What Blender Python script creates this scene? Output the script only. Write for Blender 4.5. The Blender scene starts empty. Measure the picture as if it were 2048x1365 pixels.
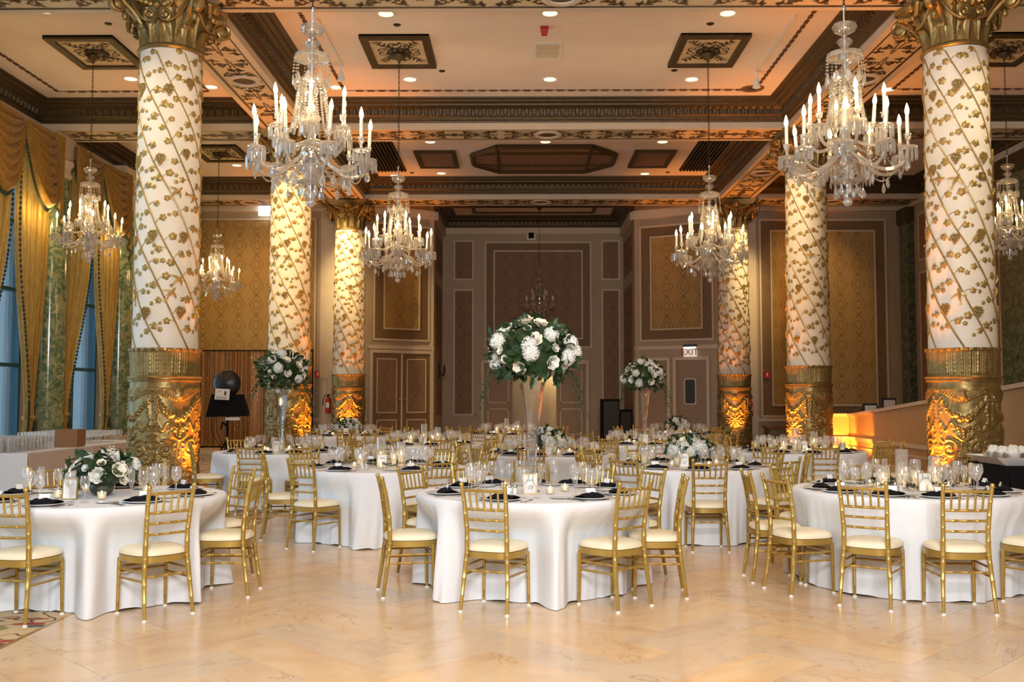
import bpy, math, random
import numpy as np
from math import sin, cos, pi, radians, sqrt, exp, atan2, hypot
from mathutils import Vector, Matrix, Euler

random.seed(7)
SC = bpy.context.scene
COL = SC.collection

# ------------------------------------------------------------------ camera
cam_d = bpy.data.cameras.new('camera')
cam_d.sensor_width = 36.0
cam_d.lens = 1991.1 / 2048 * 36.0
cam_d.clip_end = 200
cam = bpy.data.objects.new('camera', cam_d)
COL.objects.link(cam)
cam.location = (0, 0, 1.53)
cam.rotation_euler = (pi / 2 + 0.0573, 0, 0.0092)
SC.camera = cam

# ------------------------------------------------------------------ world, exposure, render quality
SC.view_settings.view_transform = 'Standard'
SC.view_settings.look = 'None'
SC.view_settings.gamma = 1.0
SC.view_settings.use_curve_mapping = False
SC.view_settings.exposure = 0.0
w = bpy.data.worlds.new('sky')
SC.world = w
w.use_nodes = True
w.node_tree.nodes['Background'].inputs[0].default_value = (0.50, 0.76, 0.98, 1)
w.node_tree.nodes['Background'].inputs[1].default_value = 3.8
cy = SC.cycles
cy.max_bounces = 8
cy.diffuse_bounces = 3
cy.glossy_bounces = 3
cy.transmission_bounces = 6
cy.transparent_max_bounces = 20
cy.caustics_reflective = False
cy.caustics_refractive = False
cy.sample_clamp_indirect = 4.0
cy.use_denoising = True


# ------------------------------------------------------------------ lights
def light(name, kind, loc, energy, color, to=None, size=0.1, **kw):
    d = bpy.data.lights.new(name, kind)
    d.energy = energy
    d.color = color
    if kind == 'AREA':
        d.shape = 'RECTANGLE'
        d.size = size
        d.size_y = kw.get('size_y', size)
    elif kind == 'SPOT':
        d.spot_size = radians(kw.get('angle', 60))
        d.spot_blend = kw.get('blend', 0.6)
        d.shadow_soft_size = size
    else:
        d.shadow_soft_size = size
    o = bpy.data.objects.new(name, d)
    COL.objects.link(o)
    o.location = loc
    if to is not None:
        o.rotation_euler = (Vector(to) - Vector(loc)).to_track_quat('-Z', 'Y').to_euler()
    return o


WARM = (1.0, 0.66, 0.33)
AMBER = (1.0, 0.30, 0.03)
# the photographer's bounced flash behind the camera
light('flash_and_fill', 'AREA', (0.4, -2.6, 4.6), 1080, (0.92, 0.97, 1.0), to=(0.3, 11, 0.8), size=2.6, size_y=1.8)
# added fill spot, turned up to brighten the ceiling
light('flash_and_fill', 'SPOT', (0.2, -0.8, 2.1), 1200, (1.0, 0.95, 0.95), to=(0.4, 8.5, 8.1), size=0.12, angle=84, blend=1.0)
# columns: amber uplights on the floor, warm track spots from the ceiling
XL, XR, Y1, BAY = -5.269, 6.49, 14.682, 7.853
CY = [Y1 + BAY * k for k in range(3)]
for k, yy in enumerate(CY):
    for s, xx in ((1, XL), (-1, XR)):
        if k < 2:
            p = (xx + s * 0.74, yy - 0.34, 0.12)
        else:
            p = (xx + s * 0.10, yy - 0.85, 0.12)
        light('amber_uplight', 'SPOT', p, 1100, AMBER, to=(xx + s * 0.42 if k < 2 else xx, yy + (-.16 if k < 2 else -0.42), 2.6), size=0.06, angle=62, blend=0.7)
        light('amber_uplight', 'SPOT', (xx + s * 1.0, yy - 0.45, 0.2), 620, AMBER, to=(xx + s * 0.95, yy - 0.9, 7.5), size=0.06, angle=44, blend=0.9)
for p, t, e in (((-7.2, 18.6, 7.9), (XL, 22.2, 4.8), 900), ((-2.6, 20.0, 7.9), (XL, 22.2, 5.2), 500),
                ((-6.6, 27.6, 7.9), (XL, 30.2, 5.6), 1100), ((-3.0, 28.0, 7.9), (XL, 30.2, 4.8), 500),
                ((4.2, 20.2, 7.9), (XR, 22.3, 5.0), 420), ((8.3, 27.9, 7.9), (XR + .3, 30.4, 5.2), 800),
                ((-7.6, 12.6, 7.9), (XL, 14.5, 4.6), 420), ((-2.9, 12.0, 7.9), (XL, 14.5, 4.6), 200),
                ((8.6, 12.4, 7.9), (XR, 14.5, 4.6), 420), ((4.0, 12.0, 7.9), (XR, 14.5, 4.6), 200)):
    light('track_spot', 'SPOT', p, e * (1.25 if t[1] > 20 else 1.0), (1.0, 0.74, 0.34) if t[1] > 20 else (1.0, 0.80, 0.48), to=t, size=0.08, angle=46, blend=0.9)


# ------------------------------------------------------------------ materials
def nodes_of(name):
    m = bpy.data.materials.new(name)
    m.use_nodes = True
    nt = m.node_tree
    nt.nodes.clear()
    out = nt.nodes.new('ShaderNodeOutputMaterial')
    return m, nt, out


def N(nt, kind, **kw):
    n = nt.nodes.new(kind)
    for k, v in kw.items():
        if k == 'inp':
            for a, b in v.items():
                if hasattr(b, 'is_output'):
                    nt.links.new(b, n.inputs[a])
                else:
                    n.inputs[a].default_value = b
        else:
            setattr(n, k, v)
    return n


def rgba(c):
    return (c[0], c[1], c[2], 1)


def math_(nt, op, a, b=0.0, c=0.0):
    return N(nt, 'ShaderNodeMath', operation=op, inp={0: a, 1: b, 2: c}).outputs[0]


def ramp(nt, fac, stops):
    r = N(nt, 'ShaderNodeValToRGB', inp={0: fac})
    e = r.color_ramp.elements
    while len(e) < len(stops):
        e.new(0.5)
    for el, (p, c) in zip(e, stops):
        el.position = p
        el.color = rgba(c)
    return r.outputs[0]


def M(name, col, rough=0.5, metal=0.0, var=0.0, vscale=4.0, bump=0.0, bscale=60.0, spec=0.5, coat=0.0, sheen=0.0,
      emit=None, estr=0.0, stretch=(1, 1, 1), sub=0.0):
    m, nt, out = nodes_of(name)
    b = N(nt, 'ShaderNodeBsdfPrincipled')
    nt.links.new(b.outputs[0], out.inputs[0])
    b.inputs['Base Color'].default_value = rgba(col)
    b.inputs['Roughness'].default_value = rough
    b.inputs['Metallic'].default_value = metal
    b.inputs['Specular IOR Level'].default_value = spec
    b.inputs['Coat Weight'].default_value = coat
    b.inputs['Sheen Weight'].default_value = sheen
    if sub:
        b.inputs['Subsurface Weight'].default_value = sub
        b.inputs['Subsurface Radius'].default_value = (0.02, 0.02, 0.02)
    if emit:
        b.inputs['Emission Color'].default_value = rgba(emit)
        b.inputs['Emission Strength'].default_value = estr
    if var or bump:
        tc = N(nt, 'ShaderNodeTexCoord').outputs['Object']
        mp = N(nt, 'ShaderNodeMapping', inp={0: tc, 3: stretch}).outputs[0]
    if var:
        nz = N(nt, 'ShaderNodeTexNoise', inp={'Vector': mp, 'Scale': vscale, 'Detail': 5.0}).outputs[0]
        c = ramp(nt, nz, [(0.3, [x * (1 - var) for x in col]), (0.7, [min(1, x * (1 + var)) for x in col])])
        nt.links.new(c, b.inputs['Base Color'])
    if bump:
        nz = N(nt, 'ShaderNodeTexNoise', inp={'Vector': mp, 'Scale': bscale, 'Detail': 4.0}).outputs[0]
        bp = N(nt, 'ShaderNodeBump', inp={'Strength': bump, 'Distance': 0.01, 'Height': nz})
        nt.links.new(bp.outputs[0], b.inputs['Normal'])
    return m


def glass_mat(name, tint=(1, 1, 1), edge=0.35, rough=0.02, body=0.0, bodycol=(1, 1, 1), refl=0.92):
    """thin clear glass: clear face on, mirror-like towards the rim"""
    m, nt, out = nodes_of(name)
    lw = N(nt, 'ShaderNodeLayerWeight', inp={'Blend': edge}).outputs['Fresnel']
    lw = math_(nt, 'MULTIPLY_ADD', lw, refl, 0.04)
    tr = N(nt, 'ShaderNodeBsdfTransparent', inp={0: rgba(tint)}).outputs[0]
    gl = N(nt, 'ShaderNodeBsdfGlossy', inp={'Color': (1, 1, 1, 1), 'Roughness': rough}).outputs[0]
    mx = N(nt, 'ShaderNodeMixShader', inp={0: lw, 1: tr, 2: gl}).outputs[0]
    if body:
        df = N(nt, 'ShaderNodeBsdfDiffuse', inp={0: rgba(bodycol)}).outputs[0]
        tl_ = N(nt, 'ShaderNodeBsdfTranslucent', inp={0: rgba(bodycol)}).outputs[0]
        df = N(nt, 'ShaderNodeMixShader', inp={0: 0.5, 1: df, 2: tl_}).outputs[0]
        mx = N(nt, 'ShaderNodeMixShader', inp={0: body, 1: mx, 2: df}).outputs[0]
    nt.links.new(mx, out.inputs[0])
    return m


def crystal_mat(name, body=0.22, col=(1.0, 0.97, 0.92)):
    m, nt, out = nodes_of(name)
    g = N(nt, 'ShaderNodeBsdfGlass', inp={'Color': (1, 1, 1, 1), 'Roughness': 0.0, 'IOR': 1.55}).outputs[0]
    tr = N(nt, 'ShaderNodeBsdfTransparent', inp={0: (0.97, 0.97, 0.97, 1)}).outputs[0]
    a = N(nt, 'ShaderNodeMixShader', inp={0: 0.45, 1: g, 2: tr}).outputs[0]
    gl = N(nt, 'ShaderNodeBsdfGlossy', inp={'Color': (1, 1, 1, 1), 'Roughness': 0.06}).outputs[0]
    a = N(nt, 'ShaderNodeMixShader', inp={0: 0.25, 1: a, 2: gl}).outputs[0]
    d = N(nt, 'ShaderNodeBsdfDiffuse', inp={0: rgba(col)}).outputs[0]
    t = N(nt, 'ShaderNodeBsdfTranslucent', inp={0: rgba(col)}).outputs[0]
    dt = N(nt, 'ShaderNodeMixShader', inp={0: 0.5, 1: d, 2: t}).outputs[0]
    a = N(nt, 'ShaderNodeMixShader', inp={0: body, 1: a, 2: dt}).outputs[0]
    nt.links.new(a, out.inputs[0])
    return m


def emit_mat(name, col, s):
    m, nt, out = nodes_of(name)
    e = N(nt, 'ShaderNodeEmission', inp={0: rgba(col), 1: s})
    nt.links.new(e.outputs[0], out.inputs[0])
    return m


def marble_floor():
    m, nt, out = nodes_of('marble')
    b = N(nt, 'ShaderNodeBsdfPrincipled', inp={'Roughness': 0.22, 'Specular IOR Level': 0.42})
    nt.links.new(b.outputs[0], out.inputs[0])
    tc = N(nt, 'ShaderNodeTexCoord').outputs['Object']
    oi = N(nt, 'ShaderNodeObjectInfo').outputs['Random']
    off = math_(nt, 'MULTIPLY', oi, 57.0)
    cx = N(nt, 'ShaderNodeCombineXYZ', inp={0: off, 1: off, 2: off}).outputs[0]
    v = N(nt, 'ShaderNodeVectorMath', operation='ADD', inp={0: tc, 1: cx}).outputs[0]
    mp = N(nt, 'ShaderNodeMapping', inp={0: v, 3: (1.0, 1.9, 1)}).outputs[0]
    big = N(nt, 'ShaderNodeTexNoise', inp={'Vector': mp, 'Scale': 1.6, 'Detail': 6.0, 'Distortion': 0.8}).outputs[0]
    base = ramp(nt, big, [(0.28, (0.66, 0.44, 0.28)), (0.45, (0.75, 0.53, 0.335)), (0.6, (0.78, 0.58, 0.385)), (0.75, (0.66, 0.50, 0.37))])
    vz = N(nt, 'ShaderNodeTexNoise', inp={'Vector': mp, 'Scale': 1.5, 'Detail': 8.0, 'Roughness': 0.58, 'Distortion': 0.9}).outputs[0]
    d = math_(nt, 'ABSOLUTE', math_(nt, 'SUBTRACT', vz, 0.5))
    vein = ramp(nt, d, [(0.0, (1, 1, 1)), (0.009, (0, 0, 0))])
    pat = N(nt, 'ShaderNodeTexNoise', inp={'Vector': v, 'Scale': 1.1, 'Detail': 1.0}).outputs[0]
    vn = math_(nt, 'MULTIPLY', vein, ramp(nt, pat, [(0.45, (0, 0, 0)), (0.62, (0.75, 0.75, 0.75))]))
    mx = N(nt, 'ShaderNodeMix', data_type='RGBA', inp={0: vn, 6: base, 7: (0.36, 0.24, 0.16, 1)}).outputs[2]
    hs = N(nt, 'ShaderNodeHueSaturation', inp={'Value': math_(nt, 'MULTIPLY_ADD', oi, 0.16, 0.91), 'Saturation': math_(nt, 'MULTIPLY_ADD', oi, 0.3, 0.85), 'Color': mx}).outputs[0]
    nt.links.new(hs, b.inputs['Base Color'])
    return m


def wallpaper(name, c0, c1, sx=0.56, sy=0.64):
    """ogee damask: chains of ovals in raised gold on a plain ground (object X across, object Z up)"""
    m, nt, out = nodes_of(name)
    b = N(nt, 'ShaderNodeBsdfPrincipled', inp={'Roughness': 0.55, 'Specular IOR Level': 0.3})
    nt.links.new(b.outputs[0], out.inputs[0])
    tc = N(nt, 'ShaderNodeTexCoord').outputs['Object']
    s = N(nt, 'ShaderNodeSeparateXYZ', inp={0: tc})
    x = math_(nt, 'MULTIPLY', s.outputs[0], 2 * pi / sx)
    y = math_(nt, 'MULTIPLY', s.outputs[2], 2 * pi / sy)
    cxx = math_(nt, 'COSINE', x)
    cyy = math_(nt, 'COSINE', y)
    o = math_(nt, 'ADD', cxx, math_(nt, 'MULTIPLY', cyy, 0.8))
    r1 = math_(nt, 'ABSOLUTE', math_(nt, 'SUBTRACT', o, 0.15))
    r2 = math_(nt, 'ABSOLUTE', math_(nt, 'SUBTRACT', o, 1.2))
    line = math_(nt, 'MINIMUM', r1, r2)
    nz = N(nt, 'ShaderNodeTexNoise', inp={'Vector': tc, 'Scale': 22.0, 'Detail': 3.0}).outputs[0]
    line = math_(nt, 'ADD', line, math_(nt, 'MULTIPLY', math_(nt, 'SUBTRACT', nz, 0.5), 0.5))
    c = ramp(nt, line, [(0.10, c1), (0.24, c0)])
    nt.links.new(c, b.inputs['Base Color'])
    return m


def green_marble(name='green_marble', k=1.0):
    m, nt, out = nodes_of(name)
    b = N(nt, 'ShaderNodeBsdfPrincipled', inp={'Roughness': 0.14})
    nt.links.new(b.outputs[0], out.inputs[0])
    tc = N(nt, 'ShaderNodeTexCoord').outputs['Object']
    n1 = N(nt, 'ShaderNodeTexNoise', inp={'Vector': tc, 'Scale': 5.0, 'Detail': 9.0, 'Roughness': 0.65, 'Distortion': 1.5}).outputs[0]
    c = ramp(nt, n1, [(0.30, (0.03 * k, 0.10 * k, 0.055 * k)), (0.46, (0.13 * k, 0.21 * k, 0.11 * k)), (0.58, (0.36 * k, 0.36 * k, 0.20 * k)), (0.75, (0.50 * k, 0.46 * k, 0.28 * k))])
    nt.links.new(c, b.inputs['Base Color'])
    return m


def carpet_mat():
    m, nt, out = nodes_of('floral_carpet')
    b = N(nt, 'ShaderNodeBsdfPrincipled', inp={'Roughness': 0.95, 'Specular IOR Level': 0.1})
    nt.links.new(b.outputs[0], out.inputs[0])
    tc = N(nt, 'ShaderNodeTexCoord').outputs['Object']
    dn = N(nt, 'ShaderNodeTexNoise', inp={'Vector': tc, 'Scale': 3.0, 'Detail': 2.0})
    dv = N(nt, 'ShaderNodeVectorMath', operation='MULTIPLY_ADD', inp={0: dn.outputs[1], 1: (0.35, 0.35, 0), 2: tc}).outputs[0]
    mp = N(nt, 'ShaderNodeMapping', inp={0: dv, 2: (0, 0, 0.7), 3: (4.2, 9.0, 1)}).outputs[0]
    vo = N(nt, 'ShaderNodeTexVoronoi', inp={'Vector': mp, 'Scale': 1.0, 'Randomness': 0.9})
    sel = N(nt, 'ShaderNodeSeparateColor', inp={0: vo.outputs['Color']}).outputs[0]
    pal = ramp(nt, sel, [(0.0, (0.10, 0.13, 0.17)), (0.3, (0.10, 0.13, 0.17)), (0.34, (0.38, 0.09, 0.05)), (0.68, (0.38, 0.09, 0.05)), (0.72, (0.62, 0.47, 0.27)), (1.0, (0.30, 0.26, 0.10))])
    inside = ramp(nt, vo.outputs['Distance'], [(0.36, (1, 1, 1)), (0.40, (0, 0, 0))])
    w2 = N(nt, 'ShaderNodeTexNoise', inp={'Vector': tc, 'Scale': 4.0, 'Detail': 1.0}).outputs[0]
    stem = ramp(nt, math_(nt, 'ABSOLUTE', math_(nt, 'SUBTRACT', w2, 0.5)), [(0.012, (1, 1, 1)), (0.02, (0, 0, 0))])
    c = N(nt, 'ShaderNodeMix', data_type='RGBA', inp={0: stem, 6: (0.66, 0.48, 0.27, 1), 7: (0.13, 0.10, 0.08, 1)}).outputs[2]
    c = N(nt, 'ShaderNodeMix', data_type='RGBA', inp={0: inside, 6: c, 7: pal}).outputs[2]
    nt.links.new(c, b.inputs['Base Color'])
    return m


def fabric_folded(name, c0, c1, rough=0.7, scale=30, sheen=0.2):
    m, nt, out = nodes_of(name)
    b = N(nt, 'ShaderNodeBsdfPrincipled', inp={'Roughness': rough, 'Sheen Weight': sheen, 'Specular IOR Level': 0.25})
    tc = N(nt, 'ShaderNodeTexCoord').outputs['Object']
    mp = N(nt, 'ShaderNodeMapping', inp={0: tc, 3: (1, 1, 0.15)}).outputs[0]
    n1 = N(nt, 'ShaderNodeTexNoise', inp={'Vector': mp, 'Scale': scale, 'Detail': 5.0}).outputs[0]
    nt.links.new(ramp(nt, n1, [(0.35, c0), (0.65, c1)]), b.inputs['Base Color'])
    t = N(nt, 'ShaderNodeBsdfTranslucent', inp={0: rgba(c1)}).outputs[0]
    mx = N(nt, 'ShaderNodeMixShader', inp={0: 0.25, 1: b.outputs[0], 2: t}).outputs[0]
    nt.links.new(mx, out.inputs[0])
    return m


def sequin_mat():
    m, nt, out = nodes_of('sequin_fabric')
    b = N(nt, 'ShaderNodeBsdfPrincipled', inp={'Roughness': 0.45, 'Metallic': 0.3})
    nt.links.new(b.outputs[0], out.inputs[0])
    tc = N(nt, 'ShaderNodeTexCoord').outputs['Object']
    vo = N(nt, 'ShaderNodeTexVoronoi', inp={'Vector': tc, 'Scale': 5.5})
    dot = ramp(nt, vo.outputs['Distance'], [(0.085, (1, 1, 1)), (0.11, (0, 0, 0))])  # sparkle of the drape painted into the colour as pale dots
    n1 = N(nt, 'ShaderNodeTexNoise', inp={'Vector': tc, 'Scale': 40.0}).outputs[0]
    base = ramp(nt, n1, [(0.3, (0.24, 0.12, 0.045)), (0.7, (0.40, 0.21, 0.085))])
    c = N(nt, 'ShaderNodeMix', data_type='RGBA', inp={0: dot, 6: base, 7: (1, 0.95, 0.85, 1)}).outputs[2]
    nt.links.new(c, b.inputs['Base Color'])
    nt.links.new(math_(nt, 'MULTIPLY_ADD', dot, -0.25, 0.45), b.inputs['Roughness'])
    return m


def grille_mat(name, c0, c1, freq, axis=0):
    m, nt, out = nodes_of(name)
    b = N(nt, 'ShaderNodeBsdfPrincipled', inp={'Roughness': 0.6})
    nt.links.new(b.outputs[0], out.inputs[0])
    tc = N(nt, 'ShaderNodeTexCoord').outputs['Object']
    s = N(nt, 'ShaderNodeSeparateXYZ', inp={0: tc}).outputs[axis]
    f = math_(nt, 'SINE', math_(nt, 'MULTIPLY', s, freq))
    nt.links.new(ramp(nt, math_(nt, 'MULTIPLY_ADD', f, 0.5, 0.5), [(0.35, c0), (0.65, c1)]), b.inputs['Base Color'])
    return m


m_marble = marble_floor()
m_ramp = M('ramp_paint', (0.46, 0.315, 0.16), 0.5, var=0.05, vscale=3)
m_grout = M('grout', (0.22, 0.15, 0.10), 0.8)
m_carpet = carpet_mat()
m_brass = M('brass_strip', (0.62, 0.40, 0.12), 0.35, 0.8)
m_ceil = M('ceiling_plaster', (0.87, 0.74, 0.67), 0.8, var=0.03, vscale=1.5)
m_cream = M('cream_paint', (0.64, 0.52, 0.39), 0.55, var=0.05, vscale=3)
m_trimw = M('wall_paint', (0.43, 0.32, 0.21), 0.5, var=0.05, vscale=2)
m_mould = M('cream_moulding', (0.64, 0.52, 0.38), 0.45)
m_band = M('brown_band', (0.20, 0.115, 0.05), 0.55, var=0.1, vscale=6)
m_paper = wallpaper('gold_wallpaper', (0.44, 0.28, 0.10), (0.31, 0.185, 0.06))
m_paper2 = wallpaper('brown_wallpaper', (0.27, 0.155, 0.09), (0.21, 0.115, 0.065))
m_wood = M('brown_panel', (0.30, 0.14, 0.055), 0.45, var=0.15, vscale=3, stretch=(1, 1, .1))
m_bronze = M('dark_bronze', (0.085, 0.055, 0.024), 0.45, 0.35, var=0.3, vscale=14, bump=0.4, bscale=40)
m_orn = M('bronze_ornament', (0.10, 0.060, 0.028), 0.6, 0.2)
m_soffit = M('soffit_cream', (0.66, 0.52, 0.34), 0.6, var=0.08, vscale=5)
m_dash = M('rope_border', (0.13, 0.06, 0.03), 0.6)
m_green = green_marble()
m_green2 = green_marble('dark_green_marble', 0.45)
m_shaft = M('shaft_plaster', (0.84, 0.77, 0.66), 0.5, var=0.03, vscale=4)
m_gold = M('gilt', (0.30, 0.205, 0.070), 0.36, 0.62, var=0.25, vscale=12, bump=0.25, bscale=30)
m_gilt_leaf = M('gilt_leaf', (0.40, 0.27, 0.085), 0.42, 0.45, var=0.2, vscale=20)
m_chair = M('gold_paint', (0.47, 0.31, 0.075), 0.33, 0.5, var=0.06, vscale=8)
m_seat = M('ivory_vinyl', (0.86, 0.77, 0.56), 0.5)
m_foot = M('white_cap', (0.85, 0.83, 0.78), 0.5)
m_cloth = M('white_linen', (0.80, 0.81, 0.84), 0.85, sheen=0.1, bump=0.08, bscale=250)
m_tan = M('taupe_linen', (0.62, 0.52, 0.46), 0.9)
m_navy = M('navy_napkin', (0.006, 0.007, 0.012), 0.9, spec=0.15)
m_china = M('china', (0.88, 0.88, 0.87), 0.18)
m_card = M('card_paper', (0.90, 0.89, 0.87), 0.8)
m_ink = M('grey_ink', (0.16, 0.18, 0.24), 0.8)
m_silver = M('silverware', (0.80, 0.76, 0.70), 0.16, 1.0)
m_glass = glass_mat('clear_glass', body=0.13, bodycol=(1.0, 0.97, 0.92), refl=0.55)
m_vase = glass_mat('vase_glass', edge=0.42, body=0.012, refl=0.75)
m_drink = M('pale_drink', (0.92, 0.82, 0.52), 0.15, sub=0.0, emit=None)
m_crystal = crystal_mat('crystal', 0.22, (1.0, 0.96, 0.88))
m_crystal2 = crystal_mat('crystal_clear', body=0.10)
m_chrome = M('chrome', (0.75, 0.75, 0.76), 0.12, 1.0)
m_candle = M('candle_sleeve', (0.90, 0.84, 0.68), 0.5)
m_wax = M('candle_wax', (0.92, 0.80, 0.55), 0.5, emit=(1.0, 0.62, 0.22), estr=0.35)
m_flame = emit_mat('flame', (1.0, 0.72, 0.30), 22)
m_bulb = emit_mat('lit_bulb', (1.0, 0.80, 0.42), 14)
m_bulboff = glass_mat('unlit_bulb', tint=(0.9, 0.85, 0.8), body=0.3, bodycol=(0.6, 0.5, 0.4))
m_down = emit_mat('downlight_lamp', (1.0, 0.84, 0.55), 1.6)
m_petal = M('white_petal', (0.80, 0.79, 0.73), 0.6, sub=0.0, var=0.04, vscale=20)
m_petal2 = M('cream_petal', (0.88, 0.82, 0.66), 0.6, var=0.05, vscale=20)
m_leaf = M('green_leaf', (0.018, 0.048, 0.012), 0.42, var=0.35, vscale=9)
m_leaf2 = M('olive_leaf', (0.06, 0.085, 0.03), 0.5, var=0.3, vscale=9)
m_stem = M('green_stem', (0.10, 0.15, 0.05), 0.6)
m_blk = M('matte_black', (0.006, 0.006, 0.007), 0.8, spec=0.15)
m_blk2 = M('satin_black', (0.018, 0.018, 0.02), 0.35)
m_iron = M('dark_iron', (0.045, 0.032, 0.018), 0.45, 0.5)
m_red = M('signal_red', (0.55, 0.02, 0.015), 0.4)
m_white = M('white_enamel', (0.80, 0.78, 0.74), 0.5)
m_kraft = M('cardboard', (0.30, 0.15, 0.065), 0.8, var=0.1, vscale=10)
m_teal = M('window_steel', (0.035, 0.10, 0.13), 0.45, 0.2)
m_pane = glass_mat('window_pane', tint=(0.93, 0.97, 1.0), edge=0.25)
m_curt = fabric_folded('gold_curtain', (0.42, 0.24, 0.045), (0.62, 0.38, 0.09))
m_swag = fabric_folded('gold_swag', (0.30, 0.155, 0.025), (0.48, 0.27, 0.055))
m_fringe = M('green_fringe', (0.035, 0.05, 0.03), 0.9, var=0.5, vscale=30)
m_sequin = sequin_mat()
m_louver = M('louver_black', (0.03, 0.02, 0.014), 0.5)
m_grid = grille_mat('ceiling_grille', (0.20, 0.11, 0.07), (0.30, 0.17, 0.11), 95.0)
m_door = M('taupe_door', (0.32, 0.21, 0.13), 0.5, var=0.05, vscale=3)
m_doorb = M('brown_door', (0.20, 0.11, 0.05), 0.5, var=0.08, vscale=3)
m_exitw = M('exit_face', (0.85, 0.80, 0.70), 0.5, emit=(1, 0.9, 0.75), estr=0.5)
m_exitr = M('exit_letters', (0.45, 0.03, 0.02), 0.6)
m_lamp_w = emit_mat('lit_sign', (0.9, 1.0, 0.97), 4.0)
# warm washes on the far aisle walls
light('wall_wash', 'SPOT', (-8.3, 27.6, 7.9), 420, (1.0, .62, .24), to=(-8.4, 31.4, 3.2), size=.1, angle=75, blend=.9)
light('wall_wash', 'SPOT', (9.3, 28.4, 7.9), 300, (1.0, .62, .24), to=(8.9, 31.4, 4.2), size=.1, angle=70, blend=.9)
# pelmet lamps behind the swags, washing the curtains
for yy in (16.9, 17.6, 21.0, 21.6, 24.0, 25.2, 28.0, 29.2):
    light('pelmet_lamp', 'POINT', (-10.30, yy, 5.55), 16, (1.0, .74, .30), size=.05)


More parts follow.
